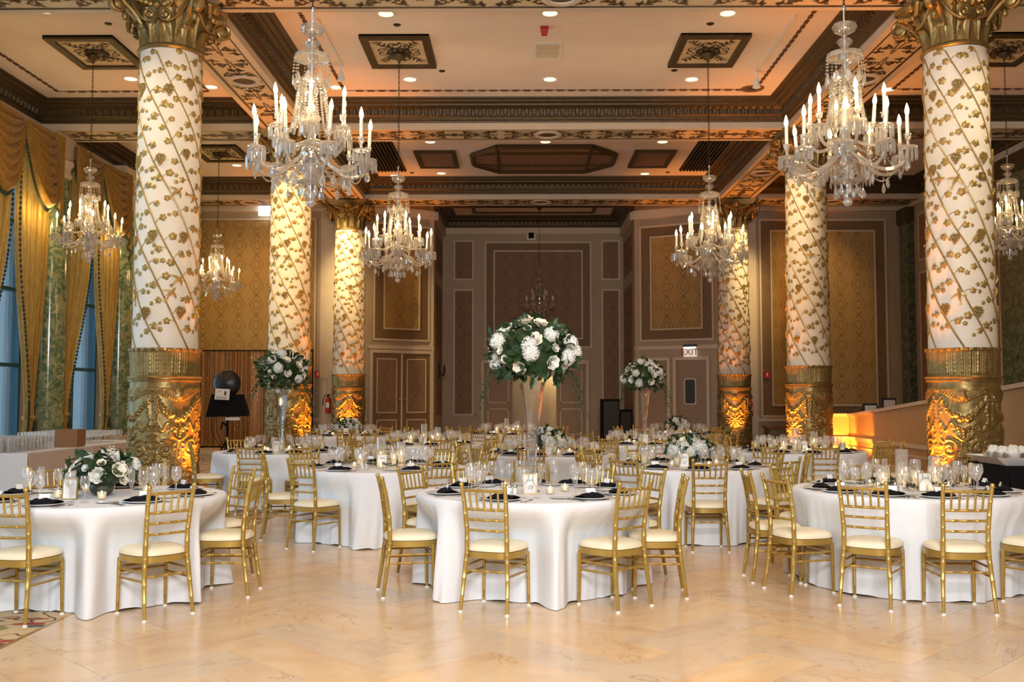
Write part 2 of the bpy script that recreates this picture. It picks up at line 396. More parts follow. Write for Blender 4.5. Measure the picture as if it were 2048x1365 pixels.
# ------------------------------------------------------------------ mesh helpers
class MB:
    def __init__(self):
        self.v = []
        self.f = []

    def add(self, v, f, mat=None):
        o = len(self.v)
        if mat is not None:
            v = [tuple(mat @ Vector(p)) for p in v]
        self.v.extend(v)
        self.f.extend([tuple(i + o for i in q) for q in f])
        return self

    def box(self, x0, x1, y0, y1, z0, z1, mat=None):
        v = [(x0, y0, z0), (x1, y0, z0), (x1, y1, z0), (x0, y1, z0), (x0, y0, z1), (x1, y0, z1), (x1, y1, z1), (x0, y1, z1)]
        f = [(0, 3, 2, 1), (4, 5, 6, 7), (0, 1, 5, 4), (1, 2, 6, 5), (2, 3, 7, 6), (3, 0, 4, 7)]
        return self.add(v, f, mat)

    def lathe(self, prof, n=20, mat=None, cap0=True, cap1=True, a0=0.0, sweep=2 * pi):
        full = abs(sweep - 2 * pi) < 1e-6
        m = n if full else n + 1
        v = []
        f = []
        for r, z in prof:
            for i in range(m):
                a = a0 + sweep * i / n
                v.append((r * cos(a), r * sin(a), z))
        for j in range(len(prof) - 1):
            for i in range(n):
                i2 = (i + 1) % m
                f.append((j * m + i, j * m + i2, (j + 1) * m + i2, (j + 1) * m + i))
        if full:
            if cap0 and prof[0][0] > 1e-5:
                f.append(tuple(reversed(range(m))))
            if cap1 and prof[-1][0] > 1e-5:
                f.append(tuple(range((len(prof) - 1) * m, len(prof) * m)))
        return self.add(v, f, mat)

    def tube(self, pts, rad, n=8, mat=None, cap=True, flat=1.0, up=None):
        pts = [Vector(p) for p in pts]
        if not hasattr(rad, '__len__'):
            rad = [rad] * len(pts)
        v = []
        f = []
        prev = None
        for k, p in enumerate(pts):
            t = (pts[min(k + 1, len(pts) - 1)] - pts[max(k - 1, 0)])
            t = t.normalized() if t.length > 1e-9 else Vector((0, 0, 1))
            if prev is None:
                ref = Vector(up) if up else (Vector((0, 0, 1)) if abs(t.z) < 0.9 else Vector((1, 0, 0)))
                a = t.cross(ref).normalized()
            else:
                a = (prev - t * prev.dot(t))
                a = a.normalized() if a.length > 1e-6 else t.orthogonal().normalized()
            prev = a
            b = t.cross(a)
            for i in range(n):
                th = 2 * pi * i / n
                v.append(tuple(p + a * (rad[k] * cos(th)) + b * (rad[k] * flat * sin(th))))
        for k in range(len(pts) - 1):
            for i in range(n):
                i2 = (i + 1) % n
                f.append((k * n + i, k * n + i2, (k + 1) * n + i2, (k + 1) * n + i))
        if cap:
            f.append(tuple(reversed(range(n))))
            f.append(tuple(range((len(pts) - 1) * n, len(pts) * n)))
        return self.add(v, f, mat)

    def prism(self, poly, z0, z1, mat=None):
        n = len(poly)
        v = [(x, y, z0) for x, y in poly] + [(x, y, z1) for x, y in poly]
        f = [tuple(reversed(range(n))), tuple(range(n, 2 * n))] + [(i, (i + 1) % n, n + (i + 1) % n, n + i) for i in range(n)]
        return self.add(v, f, mat)

    def sphere(self, c, r, n=10, m=6, mat=None, sz=1.0):
        T = Matrix.Translation(c)
        prof = [(r * sin(pi * j / m), -r * sz * cos(pi * j / m)) for j in range(m + 1)]
        prof[0] = (1e-4, prof[0][1])
        prof[-1] = (1e-4, prof[-1][1])
        return self.lathe(prof, n, (mat @ T) if mat is not None else T, False, False)

    def octa(self, c, r, h, mat=None):
        x, y, z = c
        v = [(x + r, y, z), (x, y + r, z), (x - r, y, z), (x, y - r, z), (x, y, z + h), (x, y, z - h)]
        f = [(0, 1, 4), (1, 2, 4), (2, 3, 4), (3, 0, 4), (1, 0, 5), (2, 1, 5), (3, 2, 5), (0, 3, 5)]
        return self.add(v, f, mat)

    def grid(self, P, closed=False):
        """P: rows of points"""
        nr, nc = len(P), len(P[0])
        v = [tuple(p) for row in P for p in row]
        f = []
        for j in range(nr - 1):
            for i in range(nc if closed else nc - 1):
                i2 = (i + 1) % nc
                f.append((j * nc + i, j * nc + i2, (j + 1) * nc + i2, (j + 1) * nc + i))
        return self.add(v, f)

    def mesh(self, name, mat, smooth=True, angle=40):
        me = bpy.data.meshes.new(name)
        me.from_pydata(self.v, [], self.f)
        if smooth:
            me.polygons.foreach_set('use_smooth', [True] * len(me.polygons))
            if angle < 179:
                me.set_sharp_from_angle(angle=radians(angle))
        me.materials.append(mat)
        me.update()
        return me

    def build(self, name, mat, parent=None, smooth=True, angle=40, loc=None, rot=None, mod=None):
        return ob(name, self.mesh(name, mat, smooth, angle), parent, loc, rot)


CHILD = {}


def ob(name, me, parent=None, loc=None, rot=None, scale=None):
    o = bpy.data.objects.new(name, me)
    COL.objects.link(o)
    if parent is not None:
        o.parent = parent
        CHILD.setdefault(parent.name, []).append(o)
    if loc is not None:
        o.location = loc
    if rot is not None:
        o.rotation_euler = rot
    if scale is not None:
        o.scale = scale if hasattr(scale, '__len__') else (scale,) * 3
    return o


def tag(o, label, cat, group=None, kind=None):
    o['label'] = label
    if cat:
        o['category'] = cat
    if group:
        o['group'] = group
    if kind:
        o['kind'] = kind
    return o


def thing(name, label, cat, loc=(0, 0, 0), rotz=0.0, group=None, kind=None, scale=None):
    o = ob(name, None, None, loc, (0, 0, rotz), scale)
    o.empty_display_size = 0.1
    return tag(o, label, cat, group, kind)


def struct(name, mb, mat, label, smooth=False, parent=None):
    o = mb.build(name, mat, parent, smooth)
    o['kind'] = 'structure'
    o['label'] = label
    return o


def stuff(o):
    o['kind'] = 'stuff'
    return o


def copy_tree(o, parent=None):
    c = o.copy()
    COL.objects.link(c)
    c.parent = parent
    if parent is not None:
        CHILD.setdefault(parent.name, []).append(c)
    for ch in CHILD.get(o.name, ()):
        copy_tree(ch, c)
    return c


def place(proto, loc, rotz=0.0, label=None, group=None, scale=None, fresh=True):
    c = copy_tree(proto)
    c.location = loc
    c.rotation_euler = (0, 0, rotz)
    if label:
        c['label'] = label
    if group:
        c['group'] = group
    if scale:
        c.scale = (scale,) * 3
    return c


def drop(o):
    """remove a template and its parts once all its copies stand"""
    for ch in CHILD.get(o.name, ()):
        drop(ch)
    bpy.data.objects.remove(o)


def np_mesh(name, V, quads, mat, angle=180):
    me = bpy.data.meshes.new(name)
    me.vertices.add(len(V))
    me.vertices.foreach_set('co', np.asarray(V, dtype=np.float32).ravel())
    q = np.asarray(quads, dtype=np.int32)
    me.loops.add(q.size)
    me.loops.foreach_set('vertex_index', q.ravel())
    me.polygons.add(len(q))
    me.polygons.foreach_set('loop_start', np.arange(0, q.size, 4, dtype=np.int32))
    me.update(calc_edges=True)
    me.validate()
    me.polygons.foreach_set('use_smooth', [True] * len(me.polygons))
    me.materials.append(mat)
    return me


def sm(a, b, x):
    t = max(0.0, min(1.0, (x - a) / (b - a)))
    return t * t * (3 - 2 * t)


# ---- flat ornament in 2-D: ribbons, leaves, spirals (used for painted scrollwork)
def spiral2(cx, cy, r0, r1, a0, turns, n=22):
    return [(cx + (r0 + (r1 - r0) * i / n) * cos(a0 + turns * 2 * pi * i / n), cy + (r0 + (r1 - r0) * i / n) * sin(a0 + turns * 2 * pi * i / n)) for i in range(n + 1)]


def ribbon2(mb, pts, w0, w1, T):
    n = len(pts)
    L = []
    R = []
    for i, p in enumerate(pts):
        a = pts[max(i - 1, 0)]
        b = pts[min(i + 1, n - 1)]
        dx, dy = b[0] - a[0], b[1] - a[1]
        l = hypot(dx, dy) or 1
        w_ = (w0 + (w1 - w0) * i / (n - 1)) / 2
        L.append((p[0] - dy / l * w_, p[1] + dx / l * w_))
        R.append((p[0] + dy / l * w_, p[1] - dx / l * w_))
    v = [T(*p) for p in L] + [T(*p) for p in R]
    mb.add(v, [(i, i + 1, n + i + 1, n + i) for i in range(n - 1)])


def leaf2(mb, x, y, a, l, w_, T):
    pts = [(0, 0), (0.25, 0.42), (0.5, 0.5), (0.78, 0.28), (1, 0), (0.78, -0.28), (0.5, -0.5), (0.25, -0.42)]
    v = [T(x + l * p[0] * cos(a) - w_ * p[1] * sin(a), y + l * p[0] * sin(a) + w_ * p[1] * cos(a)) for p in pts]
    mb.add(v, [tuple(range(8))])


def scroll_motif(mb, L, W, T, seed=1, vase=True):
    """arabesque symmetric about the long axis; L long (x), W half width (y)"""
    rnd = random.Random(seed)
    for sy in (1, -1):
        TT = lambda x, y: T(x, sy * y)
        for sx in (1, -1):
            T2 = lambda x, y: TT(sx * x, y)
            for cx, cyy, r, a0, tn in ((L * 0.14, W * 0.52, W * 0.36, -pi / 2, 1.15), (L * 0.36, W * 0.50, W * 0.34, pi / 2, -1.15), (L * 0.25, W * 0.22, W * 0.17, pi, 0.9), (L * 0.46, W * 0.70, W * 0.18, 0, 0.8)):
                sp = spiral2(cx, cyy, r, r * 0.15, a0, tn)
                ribbon2(mb, sp, W * 0.11, W * 0.05, T2)
                for k in range(1, len(sp) - 3, 3):
                    a = atan2(sp[k + 1][1] - sp[k][1], sp[k + 1][0] - sp[k][0]) + (0.9 if k % 2 else -0.9)
                    leaf2(mb, sp[k][0], sp[k][1], a + rnd.uniform(-.2, .2), W * rnd.uniform(0.20, 0.32), W * 0.14, T2)
                leaf2(mb, sp[-1][0] - W * .05, sp[-1][1], rnd.uniform(0, 6), W * 0.16, W * 0.13, T2)
            ribbon2(mb, [(L * .02, W * .05), (L * .10, W * .12), (L * .2, W * .1), (L * .3, W * .14), (L * .42, W * .06), (L * .5, W * .04)], W * .07, W * .05, T2)
            for q in range(5):
                leaf2(mb, L * (.06 + .09 * q), W * .06, rnd.uniform(-.6, 1.2), W * .2, W * .09, T2)
            if vase:
                for (x0, x1, h0, h1) in ((.0, .03, .30, .34), (.03, .08, .10, .20), (.08, .16, .20, .06), (.16, .19, .14, .14)):
                    mb.add([T2(L * x0, 0), T2(L * x1, 0), T2(L * x1, W * h1), T2(L * x0, W * h0)], [(0, 1, 2, 3)])


# ------------------------------------------------------------------ room shell
XW0, XW1, YB0, YB1 = -10.95, 12.17, -5.0, 31.4
HC, HS, BW = 8.15, 7.55, 0.52
# floor: slab, marble slabs in herringbone, patterned carpet beside it
mb = MB()
mb.box(XW0 - .4, XW1 + .4, YB0 - .2, 37.5, -0.3, -0.006)
floor = struct('floor', mb, m_grout, 'floor slab under the marble and carpet')
CAR0, CAR1 = -3.21, 4.95
WT, NT = 0.38, 3
tiles = {}
R45 = cos(pi / 4)
for i in range(-70, 90):
    for j in range(-70, 90):
        k = (i - j) % (2 * NT)
        if k < NT:
            tiles[(i - k, j, 0)] = 1
        else:
            tiles[(i, j - (2 * NT - 1 - k), 1)] = 1
tl = []
for (i, j, o) in tiles:
    u = (i + (NT / 2 if o == 0 else 0.5)) * WT
    v = (j + (0.5 if o == 0 else NT / 2)) * WT
    x, y = (u - v) * R45 + 0.9, (u + v) * R45 + 0.2
    if CAR0 - .55 < x < CAR1 + .55 and 3.5 < y < 23:
        tl.append((hypot(x * .9, y), x, y, o))
tl.sort()
g = 0.0018
tile_me = MB().box(-NT * WT / 2 + g, NT * WT / 2 - g, -WT / 2 + g, WT / 2 - g, -0.02, 0).mesh('marble_slab', m_marble, False)
mbf = MB()
nt_ = 0
for d, x, y, o in tl:
    rz = pi / 4 + (pi / 2 if o else 0)
    in_view = y > 4.9 and abs(x) < 0.56 * y + .4
    if in_view and nt_ < 300 and CAR0 + .53 < x < CAR1 - .53:
        ob('slab', tile_me, floor, (x, y, 0), (0, 0, rz))
        nt_ += 1
    else:
        mbf.box(-NT * WT / 2 + g, NT * WT / 2 - g, -WT / 2 + g, WT / 2 - g, -0.02, -0.0005, Matrix.Translation((x, y, 0)) @ Matrix.Rotation(rz, 4, 'Z'))
stuff(mbf.build('slab_field', m_marble, floor, False))
mb = MB()
mb.box(CAR0 - .6, CAR1 + .6, YB0, 3.6, -.02, -.001)
mb.box(CAR0 - .6, CAR1 + .6, 22.9, 37, -.02, -.001)
mb.build('slab_ends', m_marble, floor, False)
car = thing('carpet', 'patterned floral carpet in red, blue and sand beside the marble floor', 'carpet', (0, 0, 0))
MB().box(XW0 + .01, CAR0, YB0 + .01, 31.3, -.004, -.0001).build('pile', m_carpet, car, False)
MB().box(CAR0, CAR0 + .035, YB0 + .01, 31.3, -.004, .0005).build('edging_strip', m_brass, car, False)
car = thing('carpet', 'patterned floral carpet running under the sloping ramp wall', 'carpet', (0, 0, 0))
MB().box(CAR1, 7.56, YB0 + .01, 31.2, -.004, -.0001).build('pile', m_carpet, car, False)
MB().box(CAR1 - .035, CAR1, YB0 + .01, 31.2, -.004, .0005).build('edging_strip', m_brass, car, False)

# ceiling slab
ceil = struct('ceiling', MB().box(XW0 - .3, XW1 + .3, YB0 - .3, 37.3, HC, HC + .25), m_ceil, 'pale pink plaster ceiling between the beams')

# beams with painted soffits
BY = [Y1 + BAY * k for k in range(-2, 3)]
motif_me = {}


def soffit_motif(L):
    key = round(L, 2)
    if key not in motif_me:
        mm = MB()
        scroll_motif(mm, L, 0.36, lambda x, y: (x, y, 0), seed=3)
        motif_me[key] = mm.mesh('scroll_ornament', m_orn, False)
    return motif_me[key]


medal = MB()
for i in range(28):
    a = 2 * pi * i / 28
    medal.sphere((0.27 * cos(a), 0.27 * sin(a), -0.02), 0.022, 6, 4)
medal.lathe([(0.21, 0), (0.22, -.03), (0.25, -.035), (0.29, -.03), (0.32, -.03), (0.33, 0)], 28, cap0=False, cap1=False)
medal_me = medal.mesh('medallion_ring', m_cream)
medal2_me = MB().lathe([(0.001, -.012), (0.1, -.016), (0.2, -.006), (0.21, 0)], 24, cap0=False).mesh('medallion_boss', m_orn)
beam_n = 0


def beam(x0, y0, x1, y1, label):
    """box beam from axis point to axis point; soffit scrollwork, dark border lines and cream lips"""
    global beam_n
    L = hypot(x1 - x0, y1 - y0)
    a = atan2(y1 - y0, x1 - x0)
    c = ((x0 + x1) / 2, (y0 + y1) / 2, 0)
    o = struct('beam', MB().box(-L / 2, L / 2, -BW + .06, BW - .06, HS + .02, HC), m_soffit, label)
    o.location = c
    o.rotation_euler = (0, 0, a)
    for s in (-1, 1):
        MB().box(-L / 2, L / 2, s * .46 - .06, s * .46 + .06, HS, HC).build('cream_fascia', m_cream, o, False)
        MB().box(-L / 2, L / 2, s * .385 - .02, s * .385 + .02, HS + .004, HS + .03).build('dark_border', m_bronze, o, False)
    n = max(1, round(L / 2.3))
    for k in range(n):
        xx = -L / 2 + (k + .5) * L / n
        ob('scroll_ornament', soffit_motif(L / n * .94), o, (xx, 0, HS + .014), (pi, 0, 0))
    for xx in (0,):
        r_ = ob('medallion', medal_me, o, (xx, 0, HS + .02))
        ob('boss', medal2_me, r_, (0, 0, 0))
    return o


for k, yy in enumerate(BY):
    for (a, b, nm) in ((XW0, XL - BW, 'window aisle'), (XL + BW, XR - BW, 'hall'), (XR + BW, XW1, 'ramp aisle')):
        beam(a, yy, b, yy, 'gilt scroll painted ceiling beam crossing the ' + nm + (', near the alcove' if k == 4 else ''))
for xx, nm in ((XL, 'window side'), (XR, 'ramp side')):
    for k in range(5):
        y0 = (BY[k - 1] if k else YB0)
        beam(xx, y0 + (.0 if k else 0), xx, BY[k], 'gilt scroll painted beam along the columns on the ' + nm)

CORN = [(0, 7.70), (.035, 7.70), (.045, 7.735), (.085, 7.75), (.10, 7.80), (.145, 7.83), (.165, 7.93), (.225, 7.99), (.31, 8.01), (.32, 8.045), (.40, 8.07), (.42, 8.11), (.50, 8.12), (.51, 8.152)]


def coffer(x0, x1, y0, y1, label, dash=True):
    P = []
    for d, z in CORN:
        P.append([(x0 + d, y0 + d, z), (x1 - d, y0 + d, z), (x1 - d, y1 - d, z), (x0 + d, y1 - d, z)])
    mb_ = MB()
    mb_.grid(P, True)
    o = struct('cornice', mb_, m_bronze, label, True)
    # row of small flutes on the cove
    fl = MB()
    st = 0.16
    for (ax, ay, bx, by, nx, ny) in ((x0, y0, x1, y0, 0, 1), (x1, y0, x1, y1, -1, 0), (x1, y1, x0, y1, 0, -1), (x0, y1, x0, y0, 1, 0)):
        L = hypot(bx - ax, by - ay)
        n = int((L - .5) / st)
        for i in range(n):
            t = (i + .5) / n
            px, py = ax + (bx - ax) * (.03 + .94 * t), ay + (by - ay) * (.03 + .94 * t)
            tx, ty = (bx - ax) / L * .05, (by - ay) / L * .05
            A = (px + nx * .145, py + ny * .145, 7.835)
            B = (px + nx * .170, py + ny * .170, 7.94)
            Cc = (px + nx * .215, py + ny * .215, 7.955)
            D = (px + nx * .20, py + ny * .20, 7.84)
            fl.add([(A[0] - tx, A[1] - ty, A[2]), (A[0] + tx, A[1] + ty, A[2]), (B[0] + tx, B[1] + ty, B[2]), (B[0] - tx, B[1] - ty, B[2]),
                    (D[0] - tx * .6, D[1] - ty * .6, D[2]), (D[0] + tx * .6, D[1] + ty * .6, D[2]), (Cc[0] + tx * .6, Cc[1] + ty * .6, Cc[2]), (Cc[0] - tx * .6, Cc[1] - ty * .6, Cc[2])],
                   [(0, 1, 5, 4), (1, 2, 6, 5), (2, 3, 7, 6), (3, 0, 4, 7), (4, 5, 6, 7)])
    stuff(fl.build('flutes', m_bronze, o, False))
    if dash:
        dm = MB()
        e = .95
        for (ax, ay, bx, by) in ((x0 + e, y0 + e, x1 - e, y0 + e), (x1 - e, y0 + e, x1 - e, y1 - e), (x1 - e, y1 - e, x0 + e, y1 - e), (x0 + e, y1 - e, x0 + e, y0 + e)):
            L = hypot(bx - ax, by - ay)
            a = atan2(by - ay, bx - ax)
            T = Matrix.Translation((ax, ay, HC)) @ Matrix.Rotation(a, 4, 'Z')
            dm.box(-.02, L + .02, -.014, .014, -.008, .002, T)
            for i in range(int(L / .24)):
                dm.box(i * .24 + .02, i * .24 + .17, -.034, .034, -.022, .002, T)
        stuff(dm.build('rope_border', m_dash, o, False))
    return o


for k in range(5):
    y0 = BY[k - 1] + BW if k else YB0
    y1 = BY[k] - BW
    for (a, b, nm) in ((XW0, XL - BW, 'window aisle'), (XL + BW, XR - BW, 'hall'), (XR + BW, XW1, 'ramp aisle')):
        coffer(a, b, y0, y1, 'dark fluted bronze cornice around the ' + nm + ' coffer', dash=(k < 4))

# ------------------------------------------------------------------ walls
struct('wall_rear', MB().box(XW0 - .3, XW1 + .3, YB0 - .3, YB0, 0, HC), m_cream, 'plain cream wall behind the photographer')


def panel_wall(o, x0, x1, z0, z1, y, border=0.30, paper=None, band=None):
    """moulded panel on a wall that faces -Y (local): frame moulding, brown band, inner moulding, papered field"""
    paper = paper or m_paper
    band = band or m_band
    MB().box(x0, x1, y - .012, y, z0, z1).build('brown_band', band, o, False)

    def mould(a, b, c, d, w_, p):
        for (q0, q1, r0, r1) in ((a, b, c, c + w_), (a, b, d - w_, d), (a, a + w_, c + w_, d - w_), (b - w_, b, c + w_, d - w_)):
            m_ = MB()
            m_.box(q0, q1, y - p, y, r0, r1)
            m_.build('moulding', m_mould, o, False)
    mould(x0 - .05, x1 + .05, z0 - .05, z1 + .05, .06, .045)
    if border:
        MB().box(x0 + border, x1 - border, y - .02, y, z0 + border, z1 - border).build('papered_field', paper, o, False)
        mould(x0 + border - .03, x1 - border + .03, z0 + border - .03, z1 - border + .03, .05, .04)


# left side wall: piers and top between tall windows
PY = [Y1 + BAY / 2 * k for k in range(-4, 5)]
mb = MB()
mb.box(XW0 - .35, XW0, YB0, 31.7, 6.9, HC)
mb.box(XW0 - .35, XW0, YB0, 31.7, 0, .35)
for y in PY:
    mb.box(XW0 - .35, XW0, y - .62, y + .62, .3, 7.0)
mb.box(XW0 - .35, XW0, YB0, PY[0] - .6, .3, 7)
mb.box(XW0 - .35, XW0, 30.4, 31.7, .3, 7)
wl = struct('wall_window_side', mb, m_trimw, 'cream wall with tall curtained windows')
MB().box(XW0, XW0 + .16, YB0, 31.4, 7.45, 7.70).build('frieze_moulding', m_cream, wl, False)
MB().box(XW0, XW0 + .10, YB0, 31.4, 6.95, 7.06).build('frieze_moulding', m_cream, wl, False)
wn = 0
for k in range(len(PY) - 1):
    y0, y1 = PY[k] + .62, PY[k + 1] - .62
    wn += 1
    wo = struct('window_%d' % wn, MB().box(XW0 - .22, XW0 - .18, y0, y1, .35, 6.9), m_pane, 'tall steel framed window onto pale daylight', False)
    for yy in (y0 + .04, (y0 + y1) / 2, y1 - .04):
        MB().box(XW0 - .26, XW0 - .12, yy - .045, yy + .045, .35, 6.9).build('mullion', m_teal, wo, False)
    for zz in (.42, 2.25, 3.9, 5.4, 6.85):
        MB().box(XW0 - .25, XW0 - .13, y0, y1, zz - .04, zz + .04).build('glazing_bar', m_teal, wo, False)
PNAME = {4: 'beside the serving table', 3: 'beyond the serving table end', 5: 'behind the nearer aisle chandelier', 6: 'in front of the second window from the backdrop', 7: 'in front of the window next to the backdrop', 8: 'beside the sequin backdrop'}
for y in PY:
    if y < 10:
        continue
    p = thing('pilaster', 'rounded green marble pilaster with cream cap ' + PNAME[PY.index(y)], None, (XW0 + .2, y, 0), 0, None, 'structure')
    MB().lathe([(.36, .55), (.34, 6.55)], 28).build('shaft', m_green, p)
    MB().lathe([(.36, 6.55), (.40, 6.60), (.40, 6.66), (.37, 6.70), (.37, 6.80), (.43, 6.88), (.43, 6.95)], 28).build('cap', m_cream, p)
    MB().lathe([(.43, 0), (.43, .4), (.39, .45), (.40, .52), (.36, .56)], 28).build('base', m_cream, p)
    MB().box(-.25, .28, -.5, .5, 6.95, 7.69).build('entablature_block', m_cream, p, False)

# right side wall
wr = struct('wall_ramp_side', MB().box(XW1, XW1 + .3, YB0, 31.7, 0, HC), m_trimw, 'panelled wall above the ramp')
for (y0, y1) in ((24.95, 30.55), (16.2, 22.9), (8.5, 14.9)):
    for (z0, z1) in ((1.3, 5.3), (5.75, 7.1)):
        MB().box(XW1 - .02, XW1, y0 + .3, y1 - .3, z0, z1).build('wood_panel', m_wood, wr, False)
        for (a, b, c, d) in ((y0 + .24, y1 - .24, z0 - .06, z0), (y0 + .24, y1 - .24, z1, z1 + .06), (y0 + .24, y0 + .3, z0, z1), (y1 - .3, y1 - .24, z0, z1)):
            MB().box(XW1 - .05, XW1, a, b, c, d).build('moulding', m_mould, wr, False)
for (y0, y1) in ((30.7, 31.35), (23.1, 24.8), (15.1, 16.1)):
    p = thing('pilaster', 'flat dark green marble pilaster ' + ('in the corner beyond the ramp' if y0 > 30 else 'on the panelled wall above the ramp' if y0 > 20 else 'at the high end of the ramp'), None, (XW1, (y0 + y1) / 2, 0), 0, None, 'structure')
    MB().box(-.22, 0, (y0 - y1) / 2, (y1 - y0) / 2, .6, 7.0).build('shaft', m_green2, p, False)
    MB().box(-.28, 0, (y0 - y1) / 2 - .05, (y1 - y0) / 2 + .05, 7.0, 7.45).build('cap', m_bronze, p, False)
    MB().box(-.28, 0, (y0 - y1) / 2 - .05, (y1 - y0) / 2 + .05, 0, .6).build('base', m_cream, p, False)
MB().box(XW1 - .12, XW1, YB0, 31.4, 7.45, 7.70).build('frieze_moulding', m_cream, wr, False)

# back walls of the aisles
wb = struct('wall_back_window_side', MB().box(XW0 - .3, -4.86, 31.4, 31.6, 0, HC), m_trimw, 'back wall of the window aisle with one tall papered panel')
panel_wall(wb, -10.35, -6.55, 1.05, 7.20, 31.4, .0)
MB().box(-10.33, -6.57, 31.38, 31.4, 1.05, 7.18).build('papered_field', m_paper, wb, False)
MB().box(XW0, -4.86, 31.25, 31.4, 7.45, 7.72).build('frieze_moulding', m_cream, wb, False)
MB().box(XW0, -4.86, 31.33, 31.4, .80, .92).build('chair_rail', m_mould, wb, False)
MB().box(XW0, -4.86, 31.36, 31.4, 0, .25).build('skirting', m_trimw, wb, False)
MB().box(-6.35, -5.75, 31.32, 31.4, 0, 7.45).build('pilaster_strip', m_cream, wb, False)
wb = struct('wall_back_ramp_side', MB().box(6.26, XW1 + .3, 31.4, 31.6, 0, HC), m_trimw, 'back wall beyond the ramp with framed papered panel')
panel_wall(wb, 7.58, 11.5, .98, 7.15, 31.4, .33)
MB().box(6.26, XW1, 31.25, 31.4, 7.45, 7.72).build('frieze_moulding', m_cream, wb, False)
MB().box(6.26, XW1, 31.33, 31.4, .80, .90).build('chair_rail', m_mould, wb, False)
MB().box(6.85, 7.42, 31.32, 31.4, 0, 7.45).build('pilaster_strip', m_cream, wb, False)


def frame_door(o, x0, x1, z1, y=0.0, w_=.10):
    for (a, b, c, d) in ((x0 - w_, x0, 0, z1 + w_), (x1, x1 + w_, 0, z1 + w_), (x0, x1, z1, z1 + w_)):
        MB().box(a, b, y - .07, y, c, d).build('architrave', m_mould, o, False)


# splayed wall with double doors (window side) and with service doors (ramp side)
def splay(ax, ay, bx, by, name, label):
    L = hypot(bx - ax, by - ay)
    o = struct(name, MB().box(0, L, 0, .18, 0, HC), m_trimw, label)
    o.location = (ax, ay, 0)
    o.rotation_euler = (0, 0, atan2(by - ay, bx - ax))
    return o, L


ws, L = splay(-4.86, 31.4, -2.87, 32.7, 'wall_splay_window_side', 'splayed wall with panelled double doors and papered panel above')
panel_wall(ws, .22, L - .22, 3.42, 7.12, 0, .34)
MB().box(0, L, -.10, 0, 7.42, 7.70).build('frieze_moulding', m_cream, ws, False)
MB().box(0, L, -.05, 0, 3.10, 3.22).build('moulding', m_mould, ws, False)
dn = 0


def leaf_door(o, name, x0, x1, z1, mat, fields, y=0.0, knob=None, label=''):
    """a door leaf standing in a wall o that faces local -Y"""
    d = MB().box(x0, x1, y - .035, y, 0.01, z1).build(name, mat, o, False)
    for (a, b, c, e) in fields:
        MB().box(a, b, y - .04, y - .035, c, e).build('panel', m_paper2 if mat is m_doorb else mat, d, False)
        for (q0, q1, r0, r1) in ((a, b, c, c + .035), (a, b, e - .035, e), (a, a + .035, c, e), (b - .035, b, c, e)):
            MB().box(q0, q1, y - .055, y - .035, r0, r1).build('moulding', m_mould, d, False)
    if knob:
        MB().sphere((knob[0], y - .07, knob[1]), .03, 8, 6).build('knob', m_brass, d)
    return d


xm = L / 2
leaf_door(ws, 'door_leaf', .16, xm - .03, 2.95, m_doorb, [(.30, xm - .17, 1.05, 2.80), (.30, xm - .17, .2, .85)], knob=(xm - .09, 1.5))
leaf_door(ws, 'door_leaf', xm + .03, L - .16, 2.95, m_doorb, [(xm + .17, L - .30, 1.05, 2.80), (xm + .17, L - .30, .2, .85)], knob=(xm + .09, 1.5))
frame_door(ws, .16, L - .16, 2.97)
MB().box(xm - .03, xm + .03, -.05, 0, 0, 2.95).build('astragal', m_mould, ws, False)

ws, L = splay(3.73, 32.7, 6.26, 31.4, 'wall_splay_ramp_side', 'splayed wall with service doors under an exit sign')
panel_wall(ws, .25, L - .22, 3.42, 7.12, 0, .34)
MB().box(0, L, -.10, 0, 7.42, 7.70).build('frieze_moulding', m_cream, ws, False)
MB().box(0, L, -.05, 0, 3.10, 3.22).build('moulding', m_mould, ws, False)
leaf_door(ws, 'door_leaf', .12, 1.12, 2.72, m_door, [], knob=(1.02, 1.1))
d2 = leaf_door(ws, 'door_leaf', 1.42, 2.42, 2.72, m_door, [], knob=(1.5, 1.1))
vw = []
for (cx, cz, a0) in ((1.98, 1.42, -90), (1.98, 2.06, 0), (1.78, 2.06, 90), (1.78, 1.42, 180)):
    for q in range(5):
        a = radians(a0 + 22.5 * q)
        vw.append((cx + .06 * cos(a), cz + .06 * sin(a)))
cen = (1.88, 1.74)
T = Matrix.Rotation(pi / 2, 4, 'X')
MB().prism([(cen[0] + (x - cen[0]) * 1.28, cen[1] + (z - cen[1]) * 1.1) for x, z in vw], .034, .052, T).build('vision_frame', m_mould, d2, False)
MB().prism(vw, .05, .056, T).build('vision_pane', m_blk2, d2, False)
frame_door(ws, .12, 1.12, 2.74)
frame_door(ws, 1.42, 2.42, 2.74)
ex = thing('exit_sign', 'lit white exit sign with red letters above the service door', 'exit sign', (0, 0, 0))
ex.location = ws.matrix_basis @ Vector((1.86, 0, 3.06)) if False else (Matrix.Translation(ws.location) @ Matrix.Rotation(ws.rotation_euler[2], 4, 'Z')) @ Vector((1.9, -.06, 3.02))
ex.rotation_euler = (0, 0, ws.rotation_euler[2] - .1)
MB().box(-.21, .21, -.05, .06, -.17, .14).build('housing', m_exitw, ex, False)
MB().box(-.22, .22, -.055, .06, .14, .22).build('top_cap', m_blk2, ex, False)
MB().box(-.20, .20, -.058, -.05, .09, .14).build('lamp_strip', m_lamp_w, ex, False)


TEXT_ME = {}


